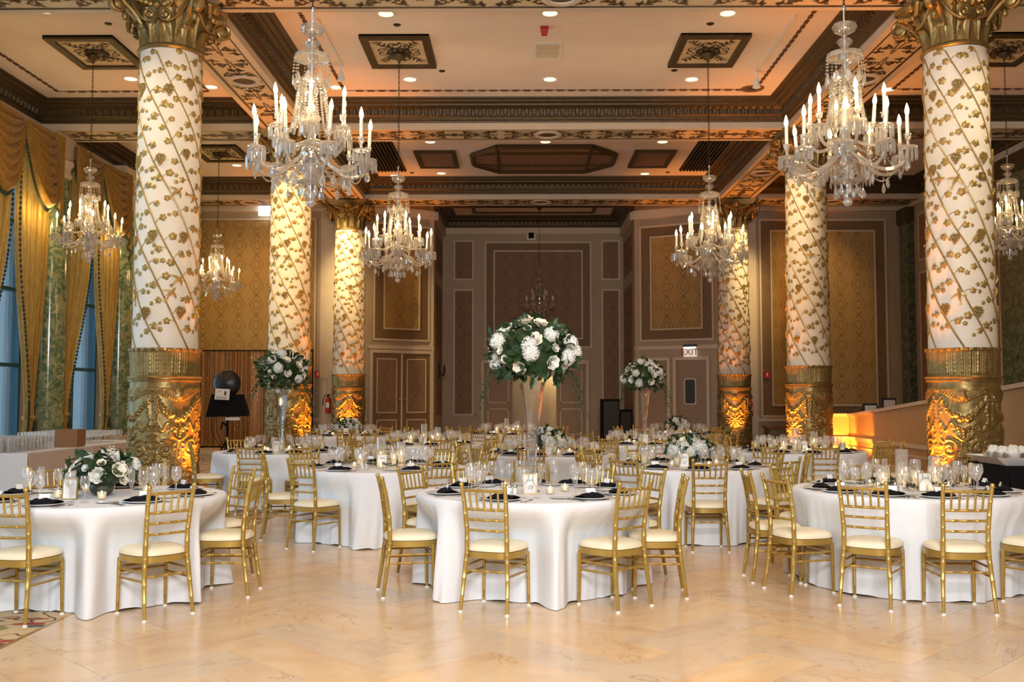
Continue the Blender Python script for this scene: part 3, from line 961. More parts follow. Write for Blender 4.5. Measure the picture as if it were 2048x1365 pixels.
def text(body, size, mat, parent, loc, rot, shear=0.0, ext=0.001, name='lettering', align='CENTER'):
    key = (body, size, shear, ext, mat.name)
    if key not in TEXT_ME:
        cu = bpy.data.curves.new(name, 'FONT')
        cu.body = body
        cu.size = size
        cu.shear = shear
        cu.extrude = ext
        cu.align_x = align
        cu.align_y = 'CENTER'
        cu.resolution_u = 2
        tmp = bpy.data.objects.new('tmp_text', cu)
        me = bpy.data.meshes.new_from_object(tmp)
        bpy.data.objects.remove(tmp)
        me.materials.clear()
        me.materials.append(mat)
        TEXT_ME[key] = me
    return ob(name, TEXT_ME[key], parent, loc, rot)


text('EXIT', .29, m_exitr, ex, (0, -.052, -.03), (pi / 2, 0, 0), ext=.003)

# alcove: side walls, back wall with panels, doors with a lit corridor behind
AX0, AX1, AY = -2.87, 3.73, 36.2
for s, x0, x1, nm in ((1, AX0 - .2, AX0, 'wall_alcove_window_side'), (-1, AX1, AX1 + .2, 'wall_alcove_ramp_side')):
    o = struct(nm, MB().box(x0, x1, 32.6, 36.4, 0, HC), m_trimw, 'side wall of the dim alcove')
    xf = x1 if s == 1 else x0
    MB().box(min(xf, xf + s * .12), max(xf, xf + s * .12), 32.7, 36.2, 7.42, 7.70).build('frieze_moulding', m_cream, o, False)
    for (z0, z1) in ((.95, 5.4), (5.85, 7.1)):
        MB().box(min(xf, xf + s * .015), max(xf, xf + s * .015), 33.2, 35.8, z0, z1).build('papered_field', m_paper2, o, False)
wa = MB()
wa.box(AX0 - .2, -1.35, AY, AY + .2, 0, HC)
wa.box(2.35, AX1 + .2, AY, AY + .2, 0, HC)
wa.box(-1.35, 2.35, AY, AY + .2, 2.80, HC)
wa = struct('wall_alcove_back', wa, m_trimw, 'back wall of the dim alcove with framed brown panels and double doors')
panel_wall(wa, -1.28, 2.52, 3.40, 7.20, AY, .30, m_paper2, m_band)
for (x0, x1) in ((-2.42, -1.78), (2.98, 3.56)):
    for (z0, z1) in ((.95, 5.45), (5.88, 7.25)):
        panel_wall(wa, x0, x1, z0, z1, AY, 0, None, m_paper2)
MB().box(AX0, AX1, AY - .10, AY, 7.52, 7.75).build('frieze_moulding', m_cream, wa, False)
frame_door(wa, -1.35, 2.35, 2.80, AY)
leaf_door(wa, 'door_leaf', -1.35, -.32, 2.78, m_door, [(-1.22, -.45, 1.35, 2.6), (-1.22, -.45, .2, 1.15)], y=AY + .10)
leaf_door(wa, 'door_leaf', 1.28, 2.35, 2.78, m_door, [(1.42, 2.22, 1.35, 2.6), (1.42, 2.22, .2, 1.15)], y=AY + .10, knob=(1.36, 1.1))
mbk = MB()
mbk.box(-1.6, 2.6, 37.9, 38.0, -.02, 3.0)
mbk.box(-1.7, -1.6, 36.4, 38, -.02, 3.0)
mbk.box(2.6, 2.7, 36.4, 38, -.02, 3.0)
mbk.box(-1.7, 2.7, 36.4, 38, 3.0, 3.1)
mbk.box(-1.7, 2.7, 36.4, 38, -.1, -.02)
struct('wall_corridor', mbk, m_cream, 'cream corridor seen through the open alcove doors')
light('corridor_lamp', 'POINT', (1.3, 37.3, 2.5), 26, (1.0, 0.8, 0.38), size=.15)
coffer(AX0, AX1, 32.0, AY, 'dark cornice of the dim alcove ceiling', dash=False)
mb = MB()
for (a, b, c, d) in ((-1.6, 2.5, 33.3, 33.42), (-1.6, 2.5, 35.1, 35.22), (-1.72, -1.6, 33.3, 35.22), (2.5, 2.62, 33.3, 35.22)):
    mb.box(a, b, c, d, HC - .05, HC)
struct('trim_1', mb, m_bronze, 'dark rectangular moulding on the alcove ceiling')

# ramp with sloping parapet
rp = MB()
RX = 7.62
prof = [(13.0, 1.93), (23.1, 1.17)]
rp.add([(RX, 13, 0), (RX, 23.1, 0), (RX, 23.1, 1.10), (RX, 13, 1.86), (RX + .16, 13, 0), (RX + .16, 23.1, 0), (RX + .16, 23.1, 1.10), (RX + .16, 13, 1.86)],
       [(0, 1, 2, 3), (7, 6, 5, 4), (3, 2, 6, 7), (1, 5, 6, 2), (0, 3, 7, 4)])
rp.box(RX - 1.35, RX + .16, 23.3, 23.46, 0, 1.10)
rp.box(RX, RX + .16, 23.1, 23.3, 0, 1.10)
rw = struct('wall_ramp', rp, m_ramp, 'beige ramp wall with a sloping top rail')
t = MB()
t.add([(RX - .06, 13, 1.86), (RX - .06, 23.04, 1.10), (RX + .22, 23.04, 1.10), (RX + .22, 13, 1.86), (RX - .06, 13, 1.93), (RX - .06, 23.04, 1.17), (RX + .22, 23.04, 1.17), (RX + .22, 13, 1.93)],
      [(0, 1, 2, 3), (7, 6, 5, 4), (0, 4, 5, 1), (3, 2, 6, 7), (0, 3, 7, 4), (1, 5, 6, 2)])
t.box(RX - 1.4, RX + .22, 23.24, 23.5, 1.10, 1.17)
t.box(RX - .06, RX + .22, 23.04, 23.24, 1.10, 1.17)
t.build('top_rail', m_mould, rw, False)
for z0, z1, p in ((.56, .64, .05), (.38, .42, .03), (0, .16, .03)):
    MB().box(RX - p, RX, 13, 23.3, z0, z1).build('rail_moulding', m_mould, rw, False)
    MB().box(RX - 1.35, RX - p, 23.3 - p, 23.3, z0, z1).build('rail_moulding', m_mould, rw, False)
light('amber_uplight', 'SPOT', (7.25, 22.5, .12), 420, AMBER, to=(7.35, 23.3, .75), size=.05, angle=80, blend=.6)
light('amber_uplight', 'SPOT', (7.2, 21.6, .12), 150, AMBER, to=(7.62, 22.2, .9), size=.05, angle=70, blend=.6)


# ------------------------------------------------------------------ columns
def drum_relief():
    """gilt drum: garlands, winged heads, masks and scrolls in relief, four repeats around"""
    NU, NV, H = 104, 230, 1.77
    arc = 2 * pi * .5 / 4
    us = (np.arange(NU) / NU - .5) * arc
    vs = np.linspace(0, H, NV)
    U, V = np.meshgrid(us, vs)
    Z = np.zeros_like(U)
    rnd = random.Random(5)

    def ridge(pts, w_, h):
        P = np.array(pts)
        lo, hi = P.min(0) - 3 * w_, P.max(0) + 3 * w_
        mk = (U >= lo[0]) & (U <= hi[0]) & (V >= lo[1]) & (V <= hi[1])
        if not mk.any():
            return
        d = np.full(mk.sum(), 9.)
        uu, vv = U[mk], V[mk]
        for p in P:
            d = np.minimum(d, (uu - p[0]) ** 2 + (vv - p[1]) ** 2)
        Z[mk] = np.maximum(Z[mk], h * np.exp(-d / (w_ * w_)))

    def both(pts, w_, h):
        ridge(pts, w_, h)
        ridge([(-x, y) for x, y in pts], w_, h)

    def line(a, b, n=14):
        return [(a[0] + (b[0] - a[0]) * i / n, a[1] + (b[1] - a[1]) * i / n) for i in range(n + 1)]
    ridge([(0, 1.56)], .055, .034)
    ridge([(0, 1.60)], .045, .034)
    for i in range(5):
        both([(0.05 + .05 * t * (1 + .35 * i), 1.56 + .10 * sin(t * .55 + .3 - i * .23)) for t in np.linspace(0, 4, 14)], .014, .018)
    for i in range(25):
        x = -.33 + .66 * i / 24
        y = 1.24 + .28 * (x / .33) ** 2
        for q in range(2):
            ridge([(x + rnd.uniform(-.012, .012), y + rnd.uniform(-.03, .03))], .021, .034)
    both(line((.33, 1.52), (.36, 1.15)), .03, .022)
    for q in range(7):
        both([(.34 + rnd.uniform(-.03, .03), 1.5 - .055 * q)], .022, .03)
    # mask
    ridge([(0, .99), (0, 1.03), (0, 1.07)], .024, .036)
    both([(.05, 1.10), (.08, 1.115), (.12, 1.10)], .016, .03)
    both([(.065, 1.07)], .02, .028)
    ridge([(x, .955 - .03 * cos(x * 28)) for x in np.linspace(-.09, .09, 15)], .015, .028)
    both([(.10, 1.0), (.12, 1.03)], .035, .02)
    both([(.12 + .045 * t, 1.12 + .06 * sin(t * 1.6)) for t in np.linspace(0, 4, 20)], .016, .024)
    # scrolls
    for cx, cyy, r, a0, tn in ((.20, .80, .135, 1.2, 1.55), (.19, .42, .12, -1.6, -1.5), (.17, .13, .10, 1.4, 1.4), (.33, .62, .06, 0, 1.2), (.34, .25, .055, 2, -1.2), (.08, .60, .05, 2.5, 1.1)):
        both(spiral2(cx, cyy, r, r * .12, a0, tn, 60), .0145, .027)
        both([(cx, cyy)], .026, .032)
        for q in range(7):
            a = rnd.uniform(0, 6.28)
            both([(cx + r * cos(a) * t, cyy + r * sin(a) * t) for t in (1.0, 1.15, 1.3)], .014, .018)
    both([(.02 + .03 * sin(t * 3), .05 + .85 * t) for t in np.linspace(0, 1, 50)], .012, .022)
    ridge([(0, .70), (0, .73), (0, .76)], .02, .03)
    ridge([(0, .30), (0, .34), (0, .38), (0, .41)], .024, .028)
    for q in range(60):
        both([(rnd.uniform(.02, .39), rnd.uniform(.03, 1.15))], rnd.uniform(.010, .02), rnd.uniform(.008, .016))
    Zf = np.concatenate([Z] * 4, axis=1)
    nu = NU * 4
    th = np.arange(nu) / nu * 2 * pi
    R = .490 + Zf
    X = R * np.cos(th)
    Y = R * np.sin(th)
    VV = np.stack([X, Y, np.repeat(vs[:, None], nu, 1)], -1).reshape(-1, 3)
    j, i = np.meshgrid(np.arange(NV - 1), np.arange(nu), indexing='ij')
    i2 = (i + 1) % nu
    Q = np.stack([j * nu + i, j * nu + i2, (j + 1) * nu + i2, (j + 1) * nu + i], -1).reshape(-1, 4)
    return np_mesh('drum_relief', VV, Q, m_gold)


def flute_relief():
    NU, NV = 480, 26
    th = np.arange(NU) / NU * 2 * pi
    vs = np.linspace(0, 1, NV)
    f = (th * 28 / (2 * pi)) % 1.0
    R = np.zeros((NV, NU))
    for j, v in enumerate(vs):
        base = .478 + .022 * v ** 2 + (.012 if v > .9 else 0)
        barw = np.exp(-((f - .5) / .16) ** 2)
        rib = np.exp(-((np.abs(f - .5) - .36) / .06) ** 2) * .7
        bead = .5 + .5 * np.cos(v * 42 + (f > .5) * 1.0)
        taper = sm(0, .12, v) * (1 - sm(.88, .96, v) * .5)
        lip = .012 * np.cos(th * 28) * sm(.86, 1, v)
        R[j] = base + taper * (.014 * barw * (.55 + .45 * bead) + .013 * rib) + lip
    Z = 1.852 + .40 * vs
    VV = np.stack([R * np.cos(th), R * np.sin(th), np.repeat(Z[:, None], NU, 1)], -1).reshape(-1, 3)
    j, i = np.meshgrid(np.arange(NV - 1), np.arange(NU), indexing='ij')
    i2 = (i + 1) % NU
    Q = np.stack([j * NU + i, j * NU + i2, (j + 1) * NU + i2, (j + 1) * NU + i], -1).reshape(-1, 4)
    return np_mesh('fluted_band', VV, Q, m_gold)


drum_me = drum_relief()
flute_me = flute_relief()
ring_me = MB().lathe([(.49, 1.765), (.512, 1.77), (.516, 1.79), (.505, 1.80), (.505, 1.812), (.525, 1.82), (.528, 1.835), (.515, 1.85), (.48, 1.855)], 56).mesh('base_ring', m_gold)
plinth_me = MB().lathe([(.56, 0), (.56, .10), (.53, .13), (.50, .15)], 48).mesh('plinth', m_gold)
ZS0, ZS1 = 2.22, 6.69


def shaft_r(z):
    return .470 - .028 * (z - ZS0) / (ZS1 - ZS0)


shaft_me = MB().lathe([(shaft_r(z), z) for z in np.linspace(ZS0, ZS1, 12)], 72).mesh('shaft', m_shaft)
neck_me = MB().lathe([(.44, 6.655), (.465, 6.66), (.482, 6.675), (.482, 6.70), (.465, 6.715), (.455, 6.73), (.44, 6.74)], 56).mesh('neck_ring', m_gold)
# vine relief
lobes = []
for i in range(20):
    a = 2 * pi * i / 20
    r = .52 * (.70 + .30 * abs(cos(2.5 * a)) ** .5) * (1 - .10 * cos(a))
    lobes.append((r * cos(a), r * sin(a)))
lf = MB()
lf.add([(0, 0, .16)] + [(x * .55, y * .55, .13 - .04 * (i % 2)) for i, (x, y) in enumerate(lobes)] + [(x, y, .0) for x, y in lobes],
       [(0, 1 + i, 1 + (i + 1) % 20) for i in range(20)] + [(1 + i, 21 + i, 21 + (i + 1) % 20, 1 + (i + 1) % 20) for i in range(20)])
leaf_relief_me = lf.mesh('vine_leaf', m_gilt_leaf, True, 60)
gr = MB()
rr = random.Random(2)
for row, n in enumerate((3, 4, 4, 3, 2, 1)):
    for i in range(n):
        gr.sphere(((i - (n - 1) / 2) * .25 + rr.uniform(-.03, .03), .45 - row * .2, .06), .14, 6, 4)
grape_me = gr.mesh('grape_cluster', m_gilt_leaf)
bd = MB()
bd.tube([(-.6, -.1, .05), (-.35, 0, .10), (0, .04, .12), (.3, .1, .1), (.45, .16, .08), (.6, .16, .05)], [.03, .09, .15, .11, .09, .01], 8)
bd.grid([[(-.05, .1, .1), (.2, .12, .1)], [(-.2, .4, .09), (.02, .42, .09)], [(-.45, .7, .05), (-.25, .62, .05)]])
bd.grid([[(-.05, 0, .1), (.2, .02, .1)], [(.0, -.3, .09), (.22, -.26, .09)], [(-.05, -.6, .05), (.1, -.5, .05)]])
bd.grid([[(-.5, -.05, .06), (-.5, -.14, .06)], [(-.9, 0, .04), (-.85, -.3, .04)]])
bird_me = bd.mesh('bird', m_gilt_leaf)


def surf(th, z, lift=0.0):
    r = shaft_r(z) + lift
    return (r * cos(th), r * sin(th), z)


def vine_layout():
    rnd = random.Random(11)
    stems, leaves, grapes, birds = [], [], [], []
    NS = 7
    for s in range(NS):
        th0 = 2 * pi * s / NS
        st = []

        def th_at(z, th0=th0, s=s):
            return th0 + .5 / .455 * (ZS1 - z) + .035 * sin(z * 4 + s)
        for z in np.linspace(ZS1 - .08, ZS0 + .03, 60):
            st.append((surf(th_at(z), z, .004), .0135 if z < 5 else .011))
        stems.append([st])
        k = 0
        z = ZS1 - .10 - .1 * (s % 2)
        while z > ZS0 + .16:
            sd = 1 if k % 2 else -1
            th = th_at(z)
            dd = rnd.uniform(.075, .135)
            up = rnd.uniform(.0, .11)
            lth = th + sd * dd / .455
            lz = min(z + up, ZS1 - .07)
            kind = 'leaf'
            if k % 9 == 4:
                kind = 'grape'
            if k == 14 + s or k == 30 - s:
                kind = 'bird'
            tp = [(surf(th + (lth - th) * t, z + (lz - z) * t + .03 * sin(pi * t), .004), .0045) for t in (0, .3, .6, .9)]
            stems[-1].append(tp)
            if kind == 'leaf':
                leaves.append((lth, lz, rnd.uniform(.088, .128), rnd.uniform(0, 6.28)))
                if rnd.random() < .75:
                    lt2 = th + sd * (dd + .09) / .455
                    leaves.append((lt2, lz - rnd.uniform(.0, .08), rnd.uniform(.055, .085), rnd.uniform(0, 6.28)))
            elif kind == 'grape':
                grapes.append((lth, lz - .05, rnd.uniform(.13, .16), rnd.uniform(-.2, .2)))
            else:
                birds.append((lth, lz, .17, rnd.uniform(-.5, 1.5)))
            z -= rnd.uniform(.105, .135)
            k += 1
    return stems, leaves, grapes, birds


def surf_mat(th, z, s, rot):
    n = Vector((cos(th), sin(th), 0))
    t = Vector((-sin(th), cos(th), 0))
    u = Vector((0, 0, 1))
    x = t * cos(rot) + u * sin(rot)
    y = -t * sin(rot) + u * cos(rot)
    Mx = Matrix((x, y, n)).transposed().to_4x4()
    return Matrix.Translation(surf(th, z, .001)) @ Mx @ Matrix.Scale(s, 4)


V_STEM, V_LEAF, V_GRAPE, V_BIRD = vine_layout()
stem_mes = []
for st in V_STEM:
    m_ = MB()
    for path in st:
        m_.tube([p for p, r in path], [r for p, r in path], 5)
    stem_mes.append(m_.mesh('vine_stem', m_gilt_leaf))


def joined(base, lst, name):
    m_ = MB()
    vv = [tuple(v.co) for v in base.vertices]
    ff = [tuple(p.vertices) for p in base.polygons]
    for a in lst:
        m_.add(vv, ff, surf_mat(*a))
    return m_.mesh(name, m_gilt_leaf, True, 60)


far_leaf_me = joined(leaf_relief_me, V_LEAF, 'vine_leaves')
far_grape_me = joined(grape_me, V_GRAPE, 'grape_clusters')
far_bird_me = joined(bird_me, V_BIRD, 'birds')

# capital pieces (local z 0 = neck)
bell_me = MB().lathe([(.43, 0), (.44, .15), (.455, .35), (.50, .52), (.58, .66), (.62, .72)], 40).mesh('bell', m_gold)
ab = []
for q in range(4):
    a0 = pi / 4 + q * pi / 2
    c0 = Vector((cos(a0), sin(a0))) * .98
    c1 = Vector((cos(a0 + pi / 2), sin(a0 + pi / 2))) * .98
    tdir = Vector((cos(a0 + pi / 2), sin(a0 + pi / 2)))
    for t in np.linspace(0.06, .94, 9):
        p = c0.lerp(c1, t)
        nrm = p.normalized()
        p = p - nrm * .16 * sin(pi * t)
        ab.append((p.x, p.y))
mb = MB()
for sc, z0, z1 in ((.86, .72, .76), (.93, .76, .80), (1.0, .80, .88)):
    mb.prism([(x * sc, y * sc) for x, y in ab], z0, z1)
abacus_me = mb.mesh('abacus', m_gold)


def acanthus(H, W, out, curl):
    P = []
    for j in range(11):
        t = j / 10
        if t < .7:
            r, z = out * .35 * (t / .7) ** 2, H * t / .7 * .9
        else:
            a = (t - .7) / .3 * pi * .9
            r, z = out * .35 + curl * (1 - cos(a)), H * .9 + curl * sin(a)
        ww = W * (1 - .15 * t) * (1 - sm(.6, 1.05, t) * .75) * (.86 + .14 * abs(cos(t * 16)))
        row = []
        for i in range(9):
            s = (i / 4 - 1)
            row.append((r + .022 * cos(s * pi * 2.0) - .05 * s * s, s * ww, z - .05 * s * s * t))
        P.append(row)
    m_ = MB()
    m_.grid(P)
    return m_.mesh('acanthus_leaf', m_gold, True, 70)


ac1_me = acanthus(.34, .155, .16, .055)
ac2_me = acanthus(.56, .13, .26, .06)
vm = MB()
pts, rad = [], []
for t in np.linspace(0, 1, 12):
    pts.append((.47 + .36 * t ** 1.6, 0, .30 + .40 * t - .02 * t * t))
    rad.append(.045)
cxv, czv = .82, .585
for t in np.linspace(0, 1, 34):
    a = pi / 2 - t * 2 * pi * 1.7
    r = .125 * (1 - .80 * t)
    pts.append((cxv + r * cos(a), 0, czv + r * sin(a)))
    rad.append(.036 * (1 - .45 * t))
vm.tube(pts, rad, 8, flat=1.7, up=(0, 1, 0))
vm.lathe([(.001, -.075), (.03, -.07), (.075, -.05), (.075, .05), (.03, .07), (.001, .075)], 14, Matrix.Translation((cxv, 0, czv)) @ Matrix.Rotation(pi / 2, 4, 'X'), False, False)
vm.sphere((cxv - .10, 0, czv - .15), .045, 8, 6, sz=1.6)
volute_me = vm.mesh('volute', m_gold)
sv = MB()
for s in (-1, 1):
    pts = [(.50 + .10 * t, s * (.40 - .26 * t), .62 - .28 * sin(t * 1.5)) for t in np.linspace(0, 1, 9)]
    for t in np.linspace(0, 1, 26):
        a = -pi / 2 - .3 + t * 2 * pi * 1.4
        r = .085 * (1 - .8 * t)
        pts.append((.60 + .01 * t, s * (.115 + r * cos(a)), .43 + r * sin(a)))
    sv.tube(pts, [.022] * len(pts), 6)
    sv.sphere((.60, s * .115, .43), .03, 8, 6)
    for q in range(5):
        sv.sphere((.60 + .02 * q, s * (.10 + .06 * q), .58 + .02 * q), .045, 7, 5)
sv.sphere((.64, 0, .72), .09, 10, 8)
sv.sphere((.62, 0, .56), .05, 8, 6)
for q in range(7):
    a = pi * q / 6
    sv.tube([(.62, .0, .66), (.66, .12 * cos(a), .70 + .12 * sin(a))], [.02, .028], 6)
rosette_me = sv.mesh('scroll_pair', m_gold)

col_labels = {
    (0, 0): 'vine-relief column with gilt base beside the glass-laden serving table',
    (0, 1): 'vine-relief column with gilt base behind the tall vase by the sequin backdrop',
    (0, 2): 'vine-relief column with amber-lit base beside the panelled double doors',
    (1, 0): 'vine-relief column bearing a small square plaque, beside the bowl buffet',
    (1, 1): 'vine-relief column with gilt base at the end of the ramp wall',
    (1, 2): 'vine-relief column with amber-lit base beside the exit door'}
for side, xx in ((0, XL), (1, XR)):
    for k in range(3):
        c = thing('ornate_column', col_labels[(side, k)], 'column', (xx, CY[k], 0), (0.35 if side else 0.0) + k * .9, 'vine-relief columns', 'thing')
        ob('plinth', plinth_me, c)
        ob('relief_drum', drum_me, c)
        ob('base_ring', ring_me, c)
        ob('fluted_band', flute_me, c)
        sh = ob('shaft', shaft_me, c)
        ob('neck_ring', neck_me, c)
        for s_ in stem_mes:
            ob('vine_stem', s_, sh)
        if k == 0:
            for me, lst, nm in ((leaf_relief_me, V_LEAF[:300], 'vine_leaf'), (grape_me, V_GRAPE, 'grape_cluster'), (bird_me, V_BIRD, 'bird')):
                for a in lst:
                    o = ob(nm, me, sh)
                    o.matrix_basis = surf_mat(*a)
            if len(V_LEAF) > 300:
                stuff(ob('vine_leaves', joined(leaf_relief_me, V_LEAF[300:], 'more_leaves'), sh))
        else:
            stuff(ob('vine_leaves', far_leaf_me, sh))
            stuff(ob('grape_clusters', far_grape_me, sh))
            stuff(ob('birds', far_bird_me, sh))
        cp = ob('capital', bell_me, c, (0, 0, 6.665), (0, 0, -c.rotation_euler[2]))
        ob('abacus', abacus_me, cp)
        for q in range(8):
            a = q * pi / 4
            ob('acanthus_leaf', ac1_me, cp, (.44 * cos(a), .44 * sin(a), .03), (0, 0, a))
            a += pi / 8
            ob('acanthus_leaf', ac2_me, cp, (.43 * cos(a), .43 * sin(a), .05), (0, 0, a))
        for q in range(4):
            ob('volute', volute_me, cp, (0, 0, 0), (0, 0, pi / 4 + q * pi / 2))
            ob('scroll_pair', rosette_me, cp, (0, 0, 0), (0, 0, q * pi / 2))
        if (side, k) == (1, 0):
            pl = MB().box(-.06, .06, -.06, .06, 0, .012).build('plaque', m_gold, sh, False)
            pl.matrix_basis = surf_mat(-pi / 2 + .35 - c.rotation_euler[2], 4.72, 1.0, 0)


# ------------------------------------------------------------------ chandeliers
def pendeloque(mb, x, y, z, w_, h, a):
    """flat leaf-shaped cut crystal hanging from (x,y,z)"""
    T = Matrix.Translation((x, y, z)) @ Matrix.Rotation(a, 4, 'Z')
    out = [(0, 0), (.28, -.22), (.42, -.48), (.5, -.62), (.40, -.80), (.2, -.93), (0, -1), (-.2, -.93), (-.40, -.80), (-.5, -.62), (-.42, -.48), (-.28, -.22)]
    v = [(p[0] * w_, 0, p[1] * h) for p in out] + [(p[0] * w_ * .55, .12 * w_, (p[1] + .6) * h * .6 - .6 * h) for p in out] + [(p[0] * w_ * .55, -.12 * w_, (p[1] + .6) * h * .6 - .6 * h) for p in out]
    n = 12
    f = [(i, (i + 1) % n, n + (i + 1) % n, n + i) for i in range(n)] + [((i + 1) % n, i, 2 * n + i, 2 * n + (i + 1) % n) for i in range(n)]
    f += [tuple(range(n, 2 * n)), tuple(reversed(range(2 * n, 3 * n)))]
    mb.add(v, f, T)
    mb.octa((x, y, z + .018), .012, .014)


def bead_line(mb, a, b, sag, r, n):
    for i in range(n + 1):
        t = i / n
        p = Vector(a).lerp(Vector(b), t)
        p.z -= sag * 4 * t * (1 - t)
        mb.octa(tuple(p), r, r)


def chandelier_parts(nl=9, nu=6, lit=True):
    D = {}
    st = MB().lathe([(.004, .05), (.012, .09), (.012, 2.18), (.02, 2.19), (.02, 2.22), (.004, 2.24)], 10)
    st.lathe([(.02, 1.86), (.03, 1.87), (.03, 1.89), (.02, 1.90)], 10)
    D['stem'] = st.mesh('stem', m_chrome)
    b = MB()
    b.lathe([(.012, 1.90), (.05, 1.905), (.11, 1.94), (.135, 1.985), (.12, 2.02), (.06, 2.03), (.012, 2.03)], 24, None, False, False)
    b.lathe([(.012, 1.74), (.03, 1.755), (.075, 1.80), (.088, 1.825), (.07, 1.85), (.03, 1.858), (.012, 1.858)], 24, None, False, False)
    D['glass_bowls'] = b.mesh('glass_bowls', m_crystal2)
    b = MB()
    b.lathe([(.012, 1.60), (.05, 1.62), (.07, 1.68), (.19, 1.66), (.20, 1.64), (.19, 1.69), (.10, 1.725), (.012, 1.73)], 24, None, False, False)
    b.lathe([(.02, 1.40), (.13, 1.395), (.15, 1.40), (.13, 1.43), (.04, 1.45), (.02, 1.5), (.035, 1.55), (.02, 1.6)], 20, None, False, False)
    b.lathe([(.012, .60), (.05, .74), (.03, .84), (.06, .92), (.11, .99), (.06, 1.06), (.025, 1.15), (.04, 1.25), (.02, 1.38)], 18, None, False, False)
    D['crown'] = b.mesh('crown', m_crystal)
    b = MB()
    for i in range(10):
        a = 2 * pi * i / 10
        x, y = .19 * cos(a), .19 * sin(a)
        bead_line(b, (x, y, 1.64), (x * 1.05, y * 1.05, 1.50), 0, .014, 4)
        pendeloque(b, x * 1.07, y * 1.07, 1.475, .085, .15, a + pi / 2)
    D['crown_drops'] = b.mesh('crown_drops', m_crystal, False)
    b = MB()
    for i in range(18):
        a = 2 * pi * i / 18
        prev = (.135 * cos(a), .135 * sin(a), 1.40)
        bead_line(b, prev, (.225 * cos(a), .225 * sin(a), .84), .05, .0175, 20)
        if i % 2 == 0:
            pendeloque(b, .165 * cos(a), .165 * sin(a), 1.30, .06, .10, a + pi / 2)
    D['bead_strands'] = b.mesh('bead_strands', m_crystal, False)
    D['receiver'] = MB().lathe([(.02, .50), (.10, .53), (.125, .59), (.11, .64), (.06, .68), (.03, .70)], 24).mesh('receiver', m_chrome)
    b = MB()
    b.lathe([(.02, .24), (.10, .255), (.15, .275), (.155, .285), (.10, .29), (.06, .33), (.10, .38), (.115, .43), (.08, .48), (.05, .52)], 22, None, False, False)
    b.sphere((0, 0, .052), .052, 12, 8)
    D['lower_bowl'] = b.mesh('lower_bowl', m_crystal)
    b = MB()
    for i in range(10):
        a = 2 * pi * i / 10
        x, y = .135 * cos(a), .135 * sin(a)
        b.octa((x, y, .255), .014, .014)
        pendeloque(b, x, y, .235, .055, .13, a + pi / 2)
    for i in range(8):
        a = 2 * pi * i / 8 + .2
        bead_line(b, (.11 * cos(a), .11 * sin(a), .60), (.15 * cos(a), .15 * sin(a), .29), -.03, .013, 9)
    D['lower_drops'] = b.mesh('lower_drops', m_crystal, False)

    def arm(R, z_hub, z_low, z_cup):
        a = MB()
        pts = []
        for t in np.linspace(0, 1, 15):
            x = .07 + (R - .07) * (t ** .9)
            z = z_hub + (z_low - z_hub) * sin(pi * min(1, t / .62) / 2) if t < .62 else z_low + (z_cup - z_low) * (1 - cos((t - .62) / .38 * pi / 2))
            if t > .62:
                x = .07 + (R - .07) * (.62 ** .9 + (1 - .62 ** .9) * sin((t - .62) / .38 * pi / 2))
            pts.append((x, 0, z))
        pts.append((R, 0, z_cup + .03))
        a.tube(pts, .018, 8)
        return a.mesh('arm', m_crystal)
    D['arm_lo'] = arm(.63, .60, .36, .53)
    D['arm_up'] = arm(.40, .72, .64, .80)

    def bob():
        b_ = MB()
        b_.lathe([(.015, .045), (.05, .03), (.085, .035), (.095, .045), (.08, .05), (.04, .055), (.018, .07), (.015, .11), (.03, .13), (.034, .17), (.045, .18), (.022, .18)], 16, None, False, False)
        return b_.mesh('bobeche', m_crystal)
    D['bobeche'] = bob()
    b = MB()
    for i in range(11):
        a = 2 * pi * i / 11
        x, y = .090 * cos(a), .090 * sin(a)
        b.octa((x, y, .028), .010, .010)
        T = Matrix.Translation((x, y, -.03)) @ Matrix.Rotation(a, 4, 'Z')
        b.box(-.008, .008, -.011, .011, -.065, .045, T)
    D['prisms'] = b.mesh('prisms', m_crystal, False)
    D['candle'] = MB().lathe([(.019, .165), (.0185, .375), (.010, .38)], 10).mesh('candle_sleeve', m_candle)
    D['bulb'] = MB().lathe([(.010, .375), (.021, .402), (.0235, .43), (.017, .465), (.006, .498), (.0005, .512)], 10).mesh('bulb', m_bulb if lit else m_bulboff)
    b = MB()
    b.octa((0, 0, -.02), .012, .014)
    b.octa((0, 0, -.045), .014, .016)
    pendeloque(b, 0, 0, -.07, .075, .125, 1.1)
    D['pendant'] = b.mesh('pendant_drop', m_crystal, False)
    b = MB()
    a1 = 2 * pi / nl
    bead_line(b, (.60, 0, .50), (.60 * cos(a1), .60 * sin(a1), .50), .16, .0125, 16)
    D['swag'] = b.mesh('bead_swag', m_crystal, False)
    return D, nl, nu


